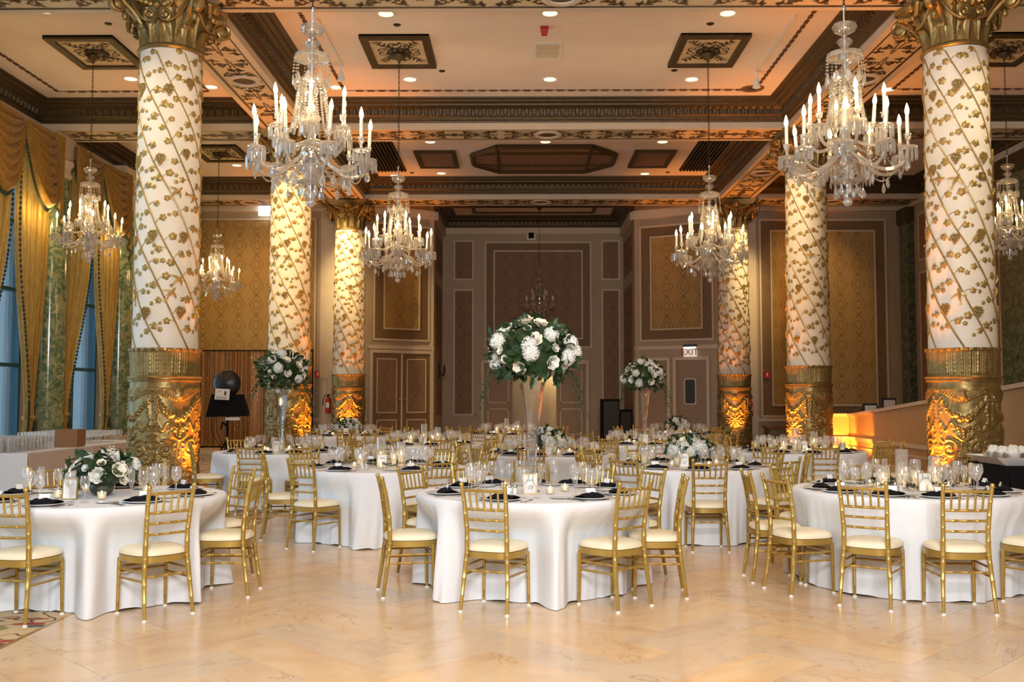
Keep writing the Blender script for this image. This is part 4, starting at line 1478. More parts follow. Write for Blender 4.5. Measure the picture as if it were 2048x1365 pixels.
def make_chandelier(D, nl, nu, rot, label, loc, ztop, group, scale=1.0, power=0):
    c = thing('crystal_chandelier', label, 'chandelier', loc, rot, group, None, (scale,) * 3)
    for k in ('stem', 'glass_bowls', 'crown', 'receiver', 'lower_bowl'):
        ob(k, D[k], c)
    for k in ('crown_drops', 'bead_strands', 'lower_drops'):
        stuff(ob(k, D[k], c))
    rnd = random.Random(int(loc[0] * 31 + loc[1] * 17))
    for tier, n, R, zc in (('arm_lo', nl, .63, .53), ('arm_up', nu, .40, .80)):
        for i in range(n):
            a = 2 * pi * i / n + (0 if tier == 'arm_lo' else .35)
            ar = ob('arm', D[tier], c, (0, 0, 0), (0, 0, a))
            ob('bobeche', D['bobeche'], ar, (R, 0, zc))
            ob('prisms', D['prisms'], ar, (R, 0, zc), (0, 0, rnd.uniform(0, 1)))
            tl_ = (rnd.uniform(-.06, .06), rnd.uniform(-.06, .06), 0)
            ob('candle_sleeve', D['candle'], ar, (R, 0, zc), tl_)
            ob('bulb', D['bulb'], ar, (R, 0, zc), tl_)
            if tier == 'arm_lo':
                ob('pendant_drop', D['pendant'], ar, (R * .98, 0, zc - .02), (0, 0, rnd.uniform(0, 3)))
                ob('pendant_drop', D['pendant'], ar, (.42, 0, .345), (0, 0, rnd.uniform(0, 3)))
                ob('pendant_drop', D['pendant'], ar, (.25, .06, .42), (0, 0, rnd.uniform(0, 3)), .9)
                ob('bead_swag', D['swag'], ar)
    # chain up to the ceiling
    zt = (ztop - loc[2]) / scale
    ch = MB()
    z = 2.22
    k = 0
    while z < zt - .04:
        T = Matrix.Translation((0, 0, z)) @ Matrix.Rotation(pi / 2 * (k % 2), 4, 'Z')
        pts = [(.016 * cos(q), 0, .034 * sin(q)) for q in np.linspace(0, 2 * pi, 9)]
        ch.tube([T @ Vector(p) for p in pts], .005, 4, cap=False)
        z += .052
        k += 1
    stuff(ch.build('chain', m_iron, c))
    MB().lathe([(.012, zt - .16), (.03, zt - .13), (.03, zt - .10), (.09, zt - .06), (.12, zt - .02), (.12, zt)], 18).build('ceiling_canopy', m_bronze, c)
    if power:
        light('chandelier_glow', 'POINT', (loc[0], loc[1], loc[2] + 1.12 * scale), power * .12, (1.0, .66, .25), size=.03)
        for q in range(3):
            aq = q * 2.1 + .5
            light('chandelier_glow', 'POINT', (loc[0] + .52 * scale * cos(aq), loc[1] + .52 * scale * sin(aq), loc[2] + 1.08 * scale), power / 3, (1.0, .62, .26), size=.06)
    return c


CH = chandelier_parts()
CHS = chandelier_parts(8, 5)
CHD = chandelier_parts(8, 4, False)
CXL, CXR = -2.32, 3.55
ZPAN = HC - .10
GRP = 'crystal chandeliers hanging over the tables'
for (x, y, z, lab, D_, sc_, pw) in (
        (CXL + .02, 10.75, 3.61, 'large crystal chandelier over the table numbered 19', CH, 1.0, 75),
        (CXR, 10.75, 3.61, 'large crystal chandelier hanging in front of the column with the plaque', CH, 1.0, 75),
        (CXL, 18.6, 3.69, 'crystal chandelier hanging in front of the double-door wall', CH, 1.0, 100),
        (CXR, 18.6, 3.69, 'crystal chandelier hanging in front of the exit door wall', CH, 1.0, 100),
        (-8.17, 18.6, 4.07, 'crystal chandelier hanging in front of the gold swag curtains', CHS, .90, 60),
        (-8.15, 26.45, 4.10, 'crystal chandelier hanging in front of the papered wall above the sequin backdrop', CHS, .90, 60),
        (9.15, 18.6, 4.10, 'crystal chandelier hanging over the ramp', CHS, .90, 40)):
    make_chandelier(*D_, rot=random.uniform(0, 1), label=lab, loc=(x, y, z), ztop=ZPAN, group=GRP, scale=sc_, power=pw)
make_chandelier(*CHD, rot=.3, label='unlit dim chandelier hanging in the dark alcove', loc=(.64, 34.4, 4.36), ztop=HC, group=None, scale=.78)
for (x, y) in ((CXL, 2.9), (CXR, 2.9)):
    light('chandelier_glow', 'POINT', (x, y, 4.9), 90, (1.0, .70, .36), size=.3)


# ceiling roses above the chandeliers
def rose(x, y, label):
    p = thing('ceiling_rose', label, 'ceiling panel', (x, y, HC), 0, 'square scrolled ceiling panels', 'thing')
    hx, hy = .64, .85
    MB().box(-hx, hx, -hy, hy, -.03, 0).build('field', m_soffit, p, False)
    for (a, b, c, d) in ((-hx, hx, -hy, -hy + .14), (-hx, hx, hy - .14, hy), (-hx, -hx + .14, -hy + .14, hy - .14), (hx - .14, hx, -hy + .14, hy - .14)):
        MB().box(a, b, c, d, -.075, 0).build('frame_moulding', m_bronze, p, False)
    o_ = MB()
    for a in (.95, pi - .95, pi + .95, -.95):
        T_ = lambda u, v, a=a: (u * cos(a) - v * sin(a), u * sin(a) + v * cos(a), -.036)
        ribbon2(o_, [(.1, 0), (.3, .03), (.5, -.03), (.66, .02)], .045, .03, T_)
        for q in range(9):
            leaf2(o_, .16 + .055 * q, 0, (1 if q % 2 else -1) * 1.0, .13, .05, T_)
    for a in (0, pi):
        T_ = lambda u, v, a=a: (u * cos(a), u * sin(a) + v, -.036)
        for s in (1, -1):
            ribbon2(o_, spiral2(.3, s * .10, .10, .02, -s * pi / 2, s * 1.2), .035, .015, T_)
    for a in (pi / 2, -pi / 2):
        T_ = lambda u, v, a=a: (v, u * sin(a), -.036)
        for s in (1, -1):
            ribbon2(o_, spiral2(.36, s * .10, .10, .02, -s * pi / 2, s * 1.2), .035, .015, T_)
        for q in range(4):
            leaf2(o_, .14 + .1 * q, 0, .8 if q % 2 else -.8, .12, .05, T_)
    o_.build('scroll_ornament', m_orn, p, False)
    bs = MB().lathe([(.23, 0), (.22, -.05), (.16, -.06), (.001, -.06)], 20)
    for q in range(10):
        a = 2 * pi * q / 10
        bs.sphere((.19 * cos(a), .19 * sin(a), -.05), .05, 7, 5)
    bs.build('boss', m_bronze, p)


for (x, y, nm) in ((CXL, 18.6, 'over the double-door chandelier'), (CXR, 18.6, 'over the exit-door chandelier'), (-8.1, 18.6, 'over the chandelier by the swag curtains'),
                   (9.15, 18.6, 'over the ramp chandelier'), (-8.1, 26.45, 'over the chandelier by the sequin backdrop'), (CXL, 10.75, 'over the chandelier above table 19'), (CXR, 10.75, 'over the chandelier by the plaque column')):
    rose(x, y, 'square bronze framed scroll panel on the ceiling ' + nm)

# recessed downlights
dl = thing('downlight', 'round recessed ceiling downlight with warm lamp', 'downlight', (0, 0, HC), 0, 'recessed downlights', 'thing')
MB().lathe([(.13, 0), (.165, -.012), (.17, 0)], 24, None, False, False).build('trim_ring', m_white, dl)
MB().lathe([(.001, -.004), (.13, -.004)], 24, None, False, False).build('lamp', m_down, dl)
DL = [(-2.33, 16.8), (.5, 16.8), (3.56, 16.83), (-8.16, 16.6), (-2.31, 20.34), (.60, 20.36), (3.55, 20.39), (7.89, 21.1), (-3.95, 20.85), (-8.1, 20.25), (-6.6, 20.8), (-2.35, 25.4), (.63, 25.42), (3.66, 25.45), (-2.35, 29.0), (.66, 28.97), (3.66, 29.12), (-3.76, 29.3), (5.2, 29.6), (-8.09, 27.94), (7.9, 16.7), (9.15, 27.9)]
for x, y in DL:
    place(dl, (x, y, HC))
for x, y in [d_ for i, d_ in enumerate(DL) if i % 2 == 0] + [(-2.3, 9), (3.5, 9), (.6, 12.5), (.6, 5)]:
    light('downlight_beam', 'SPOT', (x, y, HC - .06), 105 if y < 26 else 22, (1.0, .72, .40), to=(x, y, 0), size=.1, angle=95, blend=.8)
drop(dl)
ad = thing('downlight', 'recessed downlight with wide amber-lit rim over the ramp-side column', 'downlight', (4.95, 21.0, HC), 0, None, 'thing')
MB().lathe([(.10, 0), (.24, -.014), (.25, 0)], 24, None, False, False).build('trim_ring', m_gold, ad)
MB().lathe([(.001, -.005), (.10, -.005)], 24, None, False, False).build('lamp', m_chrome, ad)
# sprinkler plates, fire strobe, air grille, track spots
sp_me = MB().lathe([(.001, -.02), (.05, -.018), (.07, 0)], 14, None, False, False).mesh('sprinkler', m_iron)
for (x, y) in ((-2.2, 17.3), (3.35, 17.3), (-1.6, 19.8), (3.1, 19.8), (-7.3, 17.2), (-6.6, 19.6), (-3.2, 28.9), (1.2, 29.0), (4.3, 28.9)):
    tag(ob('sprinkler', sp_me, None, (x, y, HC)), 'small dark round sprinkler plate on the ceiling', 'sprinkler', 'sprinkler plates', 'thing')
fs = thing('fire_strobe', 'small red fire strobe mounted on the ceiling', 'fire alarm', (.42, 17.45, HC))
MB().lathe([(.10, 0), (.10, -.05), (.07, -.14), (.001, -.15)], 4, Matrix.Rotation(pi / 4, 4, 'Z')).build('body', m_red, fs, False)
vg = thing('air_grille', 'white square air grille in the ceiling', 'vent', (.5, 18.62, HC))
MB().box(-.28, .28, -.42, .42, -.02, 0).build('frame', m_white, vg, False)
for q in range(9):
    MB().box(-.22, .22, -.36 + q * .08, -.32 + q * .08, -.03, -.01).build('slat', m_mould, vg, False)
for (x, y0, y1, nm) in ((-3.55, 17.0, 19.4, 'window'), (4.75, 16.9, 19.9, 'ramp')):
    tr = thing('track_light', 'white ceiling track with one spot head, on the ' + nm + ' side of the hall', 'track light', (x, y0, HC))
    MB().box(-.02, .02, 0, y1 - y0, -.035, 0).build('track', m_white, tr, False)
    h = MB().lathe([(.02, 0), (.02, -.14), (.045, -.16), (.05, -.22), (.085, -.33), (.08, -.335), (.001, -.3)], 14, Matrix.Translation((0, y1 - y0 - .1, -.03)))
    h.build('spot_head', m_white, tr)
# grilles and skylight in the far hall bay
sk = thing('ceiling_skylight', 'long octagonal grille framed in bronze on the hall ceiling', 'ceiling grille', (.62, 27.15, HC), 0, None, 'thing')
oc = [(-1.95, -.55), (-1.25, -1.45), (1.25, -1.45), (1.95, -.55), (1.95, .55), (1.25, 1.45), (-1.25, 1.45), (-1.95, .55)]
MB().prism(oc, -.03, 0).build('grille', m_grid, sk, False)
for i in range(8):
    a, b = oc[i], oc[(i + 1) % 8]
    MB().tube([(a[0], a[1], -.05), (b[0], b[1], -.05)], .07, 4).build('frame_bar', m_bronze, sk, False)
for (a, b) in (((-1.25, -.7), (1.25, -.7)), ((-1.25, .7), (1.25, .7)), ((-1.25, -.7), (-1.25, .7)), ((1.25, -.7), (1.25, .7)), ((-1.25, -.7), (-1.95, -.55)), ((-1.25, .7), (-1.95, .55)), ((1.25, -.7), (1.95, -.55)), ((1.25, .7), (1.95, .55)), ((-1.25, -.7), (-1.25, -1.45)), ((1.25, -.7), (1.25, -1.45)), ((1.25, .7), (1.25, 1.45)), ((-1.25, .7), (-1.25, 1.45))):
    MB().tube([(a[0], a[1], -.045), (b[0], b[1], -.045)], .045, 4).build('frame_bar', m_bronze, sk, False)
for (x, nm) in ((-2.32, 'double-door'), (3.6, 'exit-door')):
    q = thing('ceiling_grille', 'square bronze framed grille beside the skylight, ' + nm + ' side', 'ceiling grille', (x, 27.2, HC), 0, None, 'thing')
    MB().box(-.5, .5, -.85, .85, -.03, 0).build('grille', m_grid, q, False)
    for (a, b, c, d) in ((-.56, .56, -.95, -.8), (-.56, .56, .8, .95), (-.56, -.44, -.8, .8), (.44, .56, -.8, .8)):
        MB().box(a, b, c, d, -.06, 0).build('frame_moulding', m_bronze, q, False)
for (x, nm) in ((-3.75, 'window'), (5.0, 'ramp')):
    q = thing('louver_vent', 'long black louvered vent along the beam on the ' + nm + ' side', 'vent', (x, 26.6, HC), 0, None, 'thing')
    MB().box(-.42, .42, -2.0, 2.0, -.02, 0).build('backing', m_blk, q, False)
    for i in range(9):
        MB().box(-.40 + i * .095, -.355 + i * .095, -1.98, 1.98, -.06, -.02).build('louver', m_iron, q, False)


# ------------------------------------------------------------------ curtains and swags on the window wall
def curtain(X, ya, yb, yt, tw, ztop, ztie, label):
    """gathered panel hanging from ya..yb at the top, tied at yt (width tw)"""
    c = thing('curtain', label, 'curtain', (0, 0, 0), 0, 'gold tied-back curtains')
    P = []
    nf = 9
    rows = list(np.linspace(ztop, ztie + .35, 14)) + list(np.linspace(ztie + .3, ztie - .2, 7)) + list(np.linspace(ztie - .3, .12, 6))
    for z in rows:
        t = max(0, min(1, (ztop - z) / (ztop - ztie)))
        k = sm(.15, 1.0, t) ** 1.4
        if z < ztie:
            k = 1 - .28 * sm(0, ztie, ztie - z)
        y0 = ya + (yt - tw / 2 - ya) * k
        y1 = yb + (yt + tw / 2 - yb) * k
        row = []
        for i in range(nf * 8 + 1):
            s = i / (nf * 8)
            row.append((X + .075 * cos(s * nf * 2 * pi) * (1 - .45 * k) + .02 * sin(s * 23 + z), y0 + (y1 - y0) * s + .02 * sin(s * nf * 2 * pi * 2), z))
        P.append(row)
    m_ = MB()
    m_.grid(P)
    m_.build('panel', m_curt, c, True, 180)
    tb = MB()
    tb.lathe([(.10, -.05), (.13, 0), (.10, .06)], 14, Matrix.Translation((X, yt, ztie)) @ Matrix.Diagonal((.9, tw / .22, 1, 1)), False, False)
    tb.build('tieback', m_curt, c)
    fr = MB()
    side = 0 if abs(ya - yt) > abs(yb - yt) else -1
    for j, row in enumerate(P[:-1]):
        p, q = Vector(row[side]), Vector(P[j + 1][side])
        n = max(2, int((p - q).length / .09))
        for i in range(n):
            r = p.lerp(q, i / n)
            fr.octa((r.x + .03, r.y, r.z), .035, .05)
    tt = MB()
    tt.lathe([(.01, .06), (.035, .03), (.03, 0), (.055, -.16), (.04, -.2)], 10, Matrix.Translation((X + .13, yt + .02, ztie - .12)))
    tt.build('tassel', m_fringe, c)
    stuff(fr.build('fringe', m_fringe, c, False))
    return c


def swag(X, y0, y1, ztop, dropz, label, peak=.5):
    """festoon: folds fan out from the two fixing points and hang in deep U curves"""
    s_ = thing('swag_valance', label, 'valance')
    P = []
    nr, nc = 54, 30
    nfold = 8
    for j in range(nr + 1):
        t = j / nr
        row = []
        for i in range(nc + 1):
            s = i / nc
            u = (s - peak) / (peak if s < peak else 1 - peak)
            hang = max(0, 1 - abs(u) ** 2.2)
            fold = abs(sin(pi * nfold * t))
            z = ztop - .35 * t * (1 - hang) - dropz * (t ** 1.15) * hang
            x = X + .05 + (.15 * fold + .06 * t) * (.30 + .70 * hang) + .03 * hang
            row.append((x, y0 + (y1 - y0) * s, z))
        P.append(row)
    m_ = MB()
    m_.grid(P)
    m_.build('swag', m_swag, s_, True, 180)
    fr = MB()
    lo = P[-1]
    for i in range(len(lo) - 1):
        p, q = Vector(lo[i]), Vector(lo[i + 1])
        n = max(2, int((q - p).length / .06))
        for k in range(n):
            r = p.lerp(q, k / n)
            fr.octa((r.x, r.y, r.z - .03), .032, .065)
    stuff(fr.build('fringe', m_fringe, s_, False))
    yc = y0 if peak > .5 else y1
    sg = 1 if peak > .5 else -1
    for (ya, yb, zl, lo_) in (((y1 - .42, y1 + .06, 2.25, 1.1) if peak > .5 else (y0 - .06, y0 + .42, 2.25, 1.1)),):
        P = []
        for j in range(15):
            t = j / 14
            row = []
            for i in range(33):
                s = i / 32
                ss = s if peak > .5 else 1 - s
                row.append((X + .16 + .055 * sin(s * 4 * 2 * pi) * (1 - .3 * t), ya + (yb - ya) * s, ztop - t * (lo_ + (zl - lo_) * ss)))
            P.append(row)
        m_ = MB()
        m_.grid(P)
        m_.build('tail', m_swag, s_, True, 180)
        fr = MB()
        for p, q in zip(P[-1], P[-1][1:]):
            fr.octa((p[0], p[1], p[2] - .03), .03, .06)
        stuff(fr.build('tail_fringe', m_fringe, s_, False))
    return s_


CX = XW0 + .28
WNAME = {4: 'the window behind the serving table', 5: 'the chandelier-side window', 6: 'the window between green pilasters', 7: 'the last window by the backdrop'}
for k in range(4, 8):
    y0, y1 = PY[k] + .46, PY[k + 1] - .46
    curtain(CX, y0, y0 + 1.35, y0 + .20, .30, 7.2, 1.15, 'gold fringed curtain tied back on the serving-table side of ' + WNAME[k])
    curtain(CX, y1 - 1.35, y1, y1 - .55, .36, 7.2, 1.10, 'gold fringed curtain tied back on the backdrop side of ' + WNAME[k])
    swag(CX + .16, y0 - .08, (y0 + y1) / 2 - .035, 7.43, 1.75, 'gathered gold swag on the serving-table half of ' + WNAME[k], .45)
    swag(CX + .16, (y0 + y1) / 2 + .035, y1 + .08, 7.43, 1.75, 'gathered gold swag on the backdrop half of ' + WNAME[k], .58)

# ------------------------------------------------------------------ chair
ch = thing('chiavari_chair', 'gold chiavari chair with ivory cushion', 'chair', (0, 0, 0), 0, 'gold chiavari chairs')


def ringed(pts, rad, rings, n=8):
    """tube with bamboo rings at the given fractions"""
    P = [Vector(p) for p in pts]
    L = [0]
    for a, b in zip(P, P[1:]):
        L.append(L[-1] + (b - a).length)
    tot = L[-1]

    def at(t):
        d = t * tot
        for i in range(len(P) - 1):
            if d <= L[i + 1] + 1e-9:
                u = (d - L[i]) / (L[i + 1] - L[i])
                return P[i].lerp(P[i + 1], u), rad[i] + (rad[i + 1] - rad[i]) * u
        return P[-1], rad[-1]
    ts = sorted(set([l / tot for l in L] + [min(.999, max(.001, r + d)) for r in rings for d in (-.007, 0, .007)]))
    Q, R = [], []
    for t in ts:
        p, r = at(t)
        Q.append(p)
        R.append(r * (1.2 if any(abs(t - x) < 1e-6 for x in rings) else 1))
    return MB().tube(Q, R, n)


CHAIR_M = {}
RG = [.12, .25, .38, .44, .55, .66, .76, .87]
for s in (-1, 1):
    post = [(s * .182, -.225, 0.012), (s * .172, -.195, .22), (s * .158, -.172, .42), (s * .156, -.176, .58), (s * .164, -.205, .78), (s * .170, -.238, .915)]
    p = ringed(post, [.0125, .0165, .0185, .0175, .016, .014], RG)
    p.lathe([(.017, 0), (.0175, .012), (.012, .022)], 8, Matrix.Translation((s * .170, -.238, .905)))
    p.build('back_post', m_chair, ch)
    ringed([(s * .182, .168, .012), (s * .178, .160, .40)], [.0115, .0155], [.2, .5, .8]).build('front_leg', m_chair, ch)
for (x, y) in ((-.182, -.225), (.182, -.225), (-.182, .168), (.182, .168)):
    MB().lathe([(.016, 0), (.016, .012), (.012, .016)], 8, Matrix.Translation((x, y, 0))).build('foot_cap', m_foot, ch)


def back_at(z):
    """post centre at height z"""
    P = [(.158, -.172, .42), (.156, -.176, .58), (.164, -.205, .78), (.170, -.238, .915)]
    for a, b in zip(P, P[1:]):
        if z <= b[2]:
            t = (z - a[2]) / (b[2] - a[2])
            return a[0] + (b[0] - a[0]) * t, a[1] + (b[1] - a[1]) * t
    return P[-1][:2]


def rail(z, r, nring):
    x, y = back_at(z)
    pts = [(-x + 2 * x * t, y - .014 * sin(pi * t), z) for t in np.linspace(0, 1, 7)]
    return ringed(pts, [r] * 7, nring, 7)


for z, r in ((.868, .0115), (.732, .0105), (.658, .010), (.582, .010)):
    rail(z, r, [.25, .5, .75] if z < .8 else [.2, .4, .6, .8]).build('back_rail', m_chair, ch)
xt, yt = back_at(.868)
xb, ybk = back_at(.732)
for i in range(5):
    t = (i + 1) / 6
    d = -.014 * sin(pi * t)
    ringed([(-xt + 2 * xt * t, yt + d, .868), (-xb + 2 * xb * t, ybk + d, .732)], [.0075, .0085], [.35], 6).build('spindle', m_chair, ch)
for s in (-1, 1):
    for z0, z1 in ((.325, .325), (.262, .262)):
        xq, yq = s * .166, -.185
        ringed([(xq + s * .004, yq - (.3 - z0) * .05, z0), (s * .180, .163, z1)], [.0085, .0085], [.2, .5, .8], 6).build('side_stretcher', m_chair, ch)
for z in (.335, .30):
    ringed([(-.178, .162, z), (.178, .162, z)], [.0085] * 2, [.2, .5, .8], 6).build('front_stretcher', m_chair, ch)
ringed([(-.170, -.190, .295), (.170, -.190, .295)], [.0085] * 2, [.2, .5, .8], 6).build('rear_stretcher', m_chair, ch)
seat2 = []
for i in range(32):
    a = 2 * pi * i / 32
    c_, s_ = cos(a), sin(a)
    x = math.copysign(abs(c_) ** .55, c_)
    y = math.copysign(abs(s_) ** .55, s_)
    wd = .205 if y > 0 else .205 - .028 * (-y)
    seat2.append((x * wd, .005 + y * .205))
MB().prism(seat2, .385, .430).build('seat_frame', m_chair, ch)
cu = MB()
lay = [(.93, .428), (1.0, .436), (1.0, .452), (.96, .468), (.86, .480), (.62, .489), (.30, .493)]
cu.grid([[(x * s, y * s + .005 * (1 - s), z) for x, y in seat2] for s, z in lay], True)
n0 = (len(lay) - 1) * 32
cu.f.append(tuple(range(n0, n0 + 32)))
cu.build('cushion', m_seat, ch, True, 60)
# far chairs: the same chair in two parts
chf = thing('chiavari_chair', 'gold chiavari chair with ivory cushion', 'chair', (0, 0, 0), 0, 'gold chiavari chairs')
jm = MB()
for o in CHILD[ch.name]:
    if not o.name.startswith(('cushion', 'foot_cap')):
        jm.add([tuple(v.co) for v in o.data.vertices], [tuple(p.vertices) for p in o.data.polygons])
jm.build('frame', m_chair, chf)
cu.build('cushion', m_seat, chf, True, 60)


# ------------------------------------------------------------------ tableware templates (meshes)
def lathe_me(name, prof, mat, n=20):
    return MB().lathe(prof, n, None, False, False).mesh(name, mat, True, 50)


ME = {}
ME['wine'] = lathe_me('wine_glass', [(.036, .001), (.034, .004), (.006, .010), (.0042, .02), (.0040, .098), (.010, .108), (.030, .128), (.041, .152), (.0425, .172), (.038, .200), (.0335, .222)], m_glass)
ME['white'] = lathe_me('water_goblet', [(.034, .001), (.032, .004), (.006, .010), (.0042, .02), (.0040, .085), (.010, .094), (.027, .112), (.035, .134), (.036, .152), (.032, .178), (.029, .195)], m_glass)
ME['flute'] = lathe_me('champagne_flute', [(.031, .001), (.029, .004), (.006, .010), (.0040, .02), (.0038, .085), (.009, .096), (.020, .125), (.0255, .160), (.0255, .19), (.022, .228)], m_glass)
ME['rocks'] = lathe_me('cocktail_glass', [(.032, .001), (.030, .004), (.006, .010), (.006, .03), (.02, .040), (.036, .056), (.040, .085), (.040, .135), (.039, .150)], m_glass)
ME['drinkm'] = MB().lathe([(.004, .036), (.019, .041), (.035, .057), (.039, .085), (.039, .122), (.001, .122)], 18, None, True, False).mesh('drink', m_drink)
ME['plate'] = lathe_me('dinner_plate', [(.001, .006), (.085, .005), (.095, .004), (.145, .016), (.148, .018), (.145, .020), (.097, .009), (.001, .009)], m_china, 28)
ME['bread'] = lathe_me('bread_plate', [(.001, .004), (.05, .003), (.082, .010), (.083, .012), (.055, .007), (.001, .007)], m_china, 22)
nk = MB()
P = []
for j in range(5):
    t = j / 4
    row = []
    for i in range(11):
        s = i / 10 * 2 - 1
        hw = .115 * (1 - .12 * abs(t - .5))
        row.append((s * hw, (t - .5) * .14 + .02 * s * s, .013 + .034 * sin(pi * t) * (1 - .55 * s * s) + .004 * sin(s * 9)))
    P.append(row)
nk.grid(P)
nk.grid([[(p[0] * .98, p[1] * .98, .0085) for p in row] for row in reversed(P)])
nk.grid([[p for p in P[0]], [(p[0] * .98, p[1] * .98, .0085) for p in P[0]]])
nk.grid([[(p[0] * .98, p[1] * .98, .0085) for p in P[-1]], [p for p in P[-1]]])
ME['napkin'] = nk.mesh('napkin', m_navy, True, 60)
pc = MB()
pc.add([(-.038, -.015, 0), (.038, -.015, 0), (.038, 0, .036), (-.038, 0, .036), (.038, .015, 0), (-.038, .015, 0), (-.038, -.0135, 0), (.038, -.0135, 0), (.038, 0, .0345), (-.038, 0, .0345), (.038, .0135, 0), (-.038, .0135, 0)],
       [(0, 1, 2, 3), (3, 2, 4, 5), (7, 6, 9, 8), (8, 9, 11, 10)])
ME['card'] = pc.mesh('place_card', m_card, False)
fk = MB()
fk.tube([(0, -.10, .003), (0, -.02, .004), (0, .03, .008)], [.006, .0035, .0035], 6, flat=.45)
fk.box(-.011, .011, .03, .055, .005, .009)
for q in range(4):
    fk.box(-.011 + q * .0063, -.008 + q * .0063, .055, .10, .004, .007)
ME['fork'] = fk.mesh('fork', m_silver)
kf = MB()
kf.tube([(0, -.11, .004), (0, -.02, .004)], [.006, .005], 6, flat=.6)
kf.add([(-.003, -.02, .003), (.009, -.01, .003), (.010, .09, .003), (-.003, .115, .003), (-.003, -.02, .0045), (.009, -.01, .0035), (.010, .09, .0035), (-.003, .115, .0045)], [(0, 3, 2, 1), (4, 5, 6, 7), (0, 1, 5, 4), (1, 2, 6, 5), (2, 3, 7, 6), (3, 0, 4, 7)])
ME['knife'] = kf.mesh('knife', m_silver)
spn = MB()
spn.tube([(0, -.10, .004), (0, 0, .005), (0, .05, .006)], [.0055, .003, .004], 6, flat=.5)
spn.sphere((0, .075, .006), .017, 10, 6, Matrix.Diagonal((1, 1.4, .3, 1)) @ Matrix.Translation((0, -.021, .014)))
ME['spoon'] = spn.mesh('spoon', m_silver)
ME['votive_glass'] = lathe_me('votive_cup', [(.001, .002), (.027, .002), (.031, .012), (.033, .06), (.030, .062), (.028, .014), (.001, .010)], m_glass, 16)
ME['votive_wax'] = MB().lathe([(.026, .012), (.0275, .036), (.001, .034)], 14).mesh('wax', m_wax)
ME['flame'] = MB().lathe([(.0005, 0), (.0045, .006), (.006, .012), (.004, .022), (.0005, .034)], 8, None, False, False).mesh('flame', m_flame)
ME['salt'] = MB().lathe([(.014, 0), (.016, .01), (.017, .045), (.013, .055), (.0001, .056)], 12).mesh('body', m_card)
ME['saltcap'] = MB().lathe([(.0155, .05), (.016, .066), (.010, .075), (.001, .077)], 12).mesh('cap', m_silver)


def cylinder_candle(h, ch_, r=.052):
    a = MB().lathe([(.001, .004), (r - .003, .004), (r, .0), (r, h), (r - .003, h), (r - .003, .012), (.001, .012)], 24, None, False, False).mesh('hurricane_glass', m_glass)
    b = MB().lathe([(r * .70, .012), (r * .70, ch_), (r * .60, ch_ - .004), (.001, ch_ - .008)], 20).mesh('pillar_candle', m_wax)
    return a, b


CYL = [cylinder_candle(.20, .10), cylinder_candle(.28, .14), cylinder_candle(.33, .12), cylinder_candle(.15, .09, .042)]


# ---- flowers
def rose_me(name, mat, seed):
    rnd = random.Random(seed)
    m_ = MB()
    m_.sphere((0, 0, .26), .20, 8, 6, sz=1.2)
    for ring, (n, r, tilt, sz) in enumerate(((3, .05, .02, .46), (4, .13, .10, .52), (5, .22, .22, .56), (6, .31, .42, .60), (7, .38, .75, .62))):
        for i in range(n):
            a = 2 * pi * i / n + ring * .7 + rnd.uniform(-.1, .1)
            P = []
            for j in range(5):
                t = j / 4
                row = []
                for k in range(5):
                    s = (k / 2 - 1)
                    w_ = sz * .74 * sin(pi * (.18 + .56 * t))
                    rr = r - (.10 + .4 * r) * s * s * .8 + t * sin(tilt) * sz * .8 + (.09 * t ** 4)
                    zz = .02 + t * cos(tilt) * sz * 1.15 - .08 * s * s * t - (.09 * t ** 5)
                    row.append((rr * cos(a) - s * w_ * sin(a), rr * sin(a) + s * w_ * cos(a), zz))
                P.append(row)
            m_.grid(P)
    return m_.mesh(name, mat, True, 80)


def hydrangea_me(name, mat, seed):
    rnd = random.Random(seed)
    m_ = MB()
    m_.sphere((0, 0, .33), .42, 12, 8, sz=.8)
    n = 110
    for i in range(n):
        z = 1 - (i + .5) / n * 1.7
        r = sqrt(max(0, 1 - z * z))
        a = i * 2.399963
        nrm = Vector((r * cos(a), r * sin(a), z))
        c_ = Vector((0, 0, .35)) + Vector((nrm.x * .66, nrm.y * .62, nrm.z * .50)) * rnd.uniform(.84, 1.06)
        u = nrm.orthogonal().normalized()
        v = nrm.cross(u)
        ro = rnd.uniform(0, 1.5)
        for q in range(4):
            b = ro + q * pi / 2
            d = u * cos(b) + v * sin(b)
            e = nrm.cross(d)
            l = rnd.uniform(.15, .20)
            m_.add([tuple(c_), tuple(c_ + d * l * .6 + e * l * .55 + nrm * .10), tuple(c_ + d * l * 1.15 - nrm * .02), tuple(c_ + d * l * .6 - e * l * .55 + nrm * .0)], [(0, 1, 2, 3)])
    return m_.mesh(name, mat, True, 180)


def stock_me(name, mat, seed):
    rnd = random.Random(seed)
    m_ = MB()
    for i in range(26):
        t = i / 26
        a = i * 2.4
        r = .34 * (1 - t * .7)
        c_ = (r * cos(a), r * sin(a), t * 1.3)
        for q in range(5):
            b = q * 2 * pi / 5 + rnd.random()
            l = .17 * (1 - .4 * t)
            d = Vector((cos(b), sin(b), .3))
            o_ = Vector((cos(a) * .1, sin(a) * .1, 0))
            e = Vector((-sin(b), cos(b), .2))
            c = Vector(c_)
            m_.add([tuple(c), tuple(c + d * l * .6 + e * l * .4 + o_), tuple(c + d * l * 1.1 + o_), tuple(c + d * l * .6 - e * l * .4 + o_)], [(0, 1, 2, 3)])
    return m_.mesh(name, mat, True, 180)


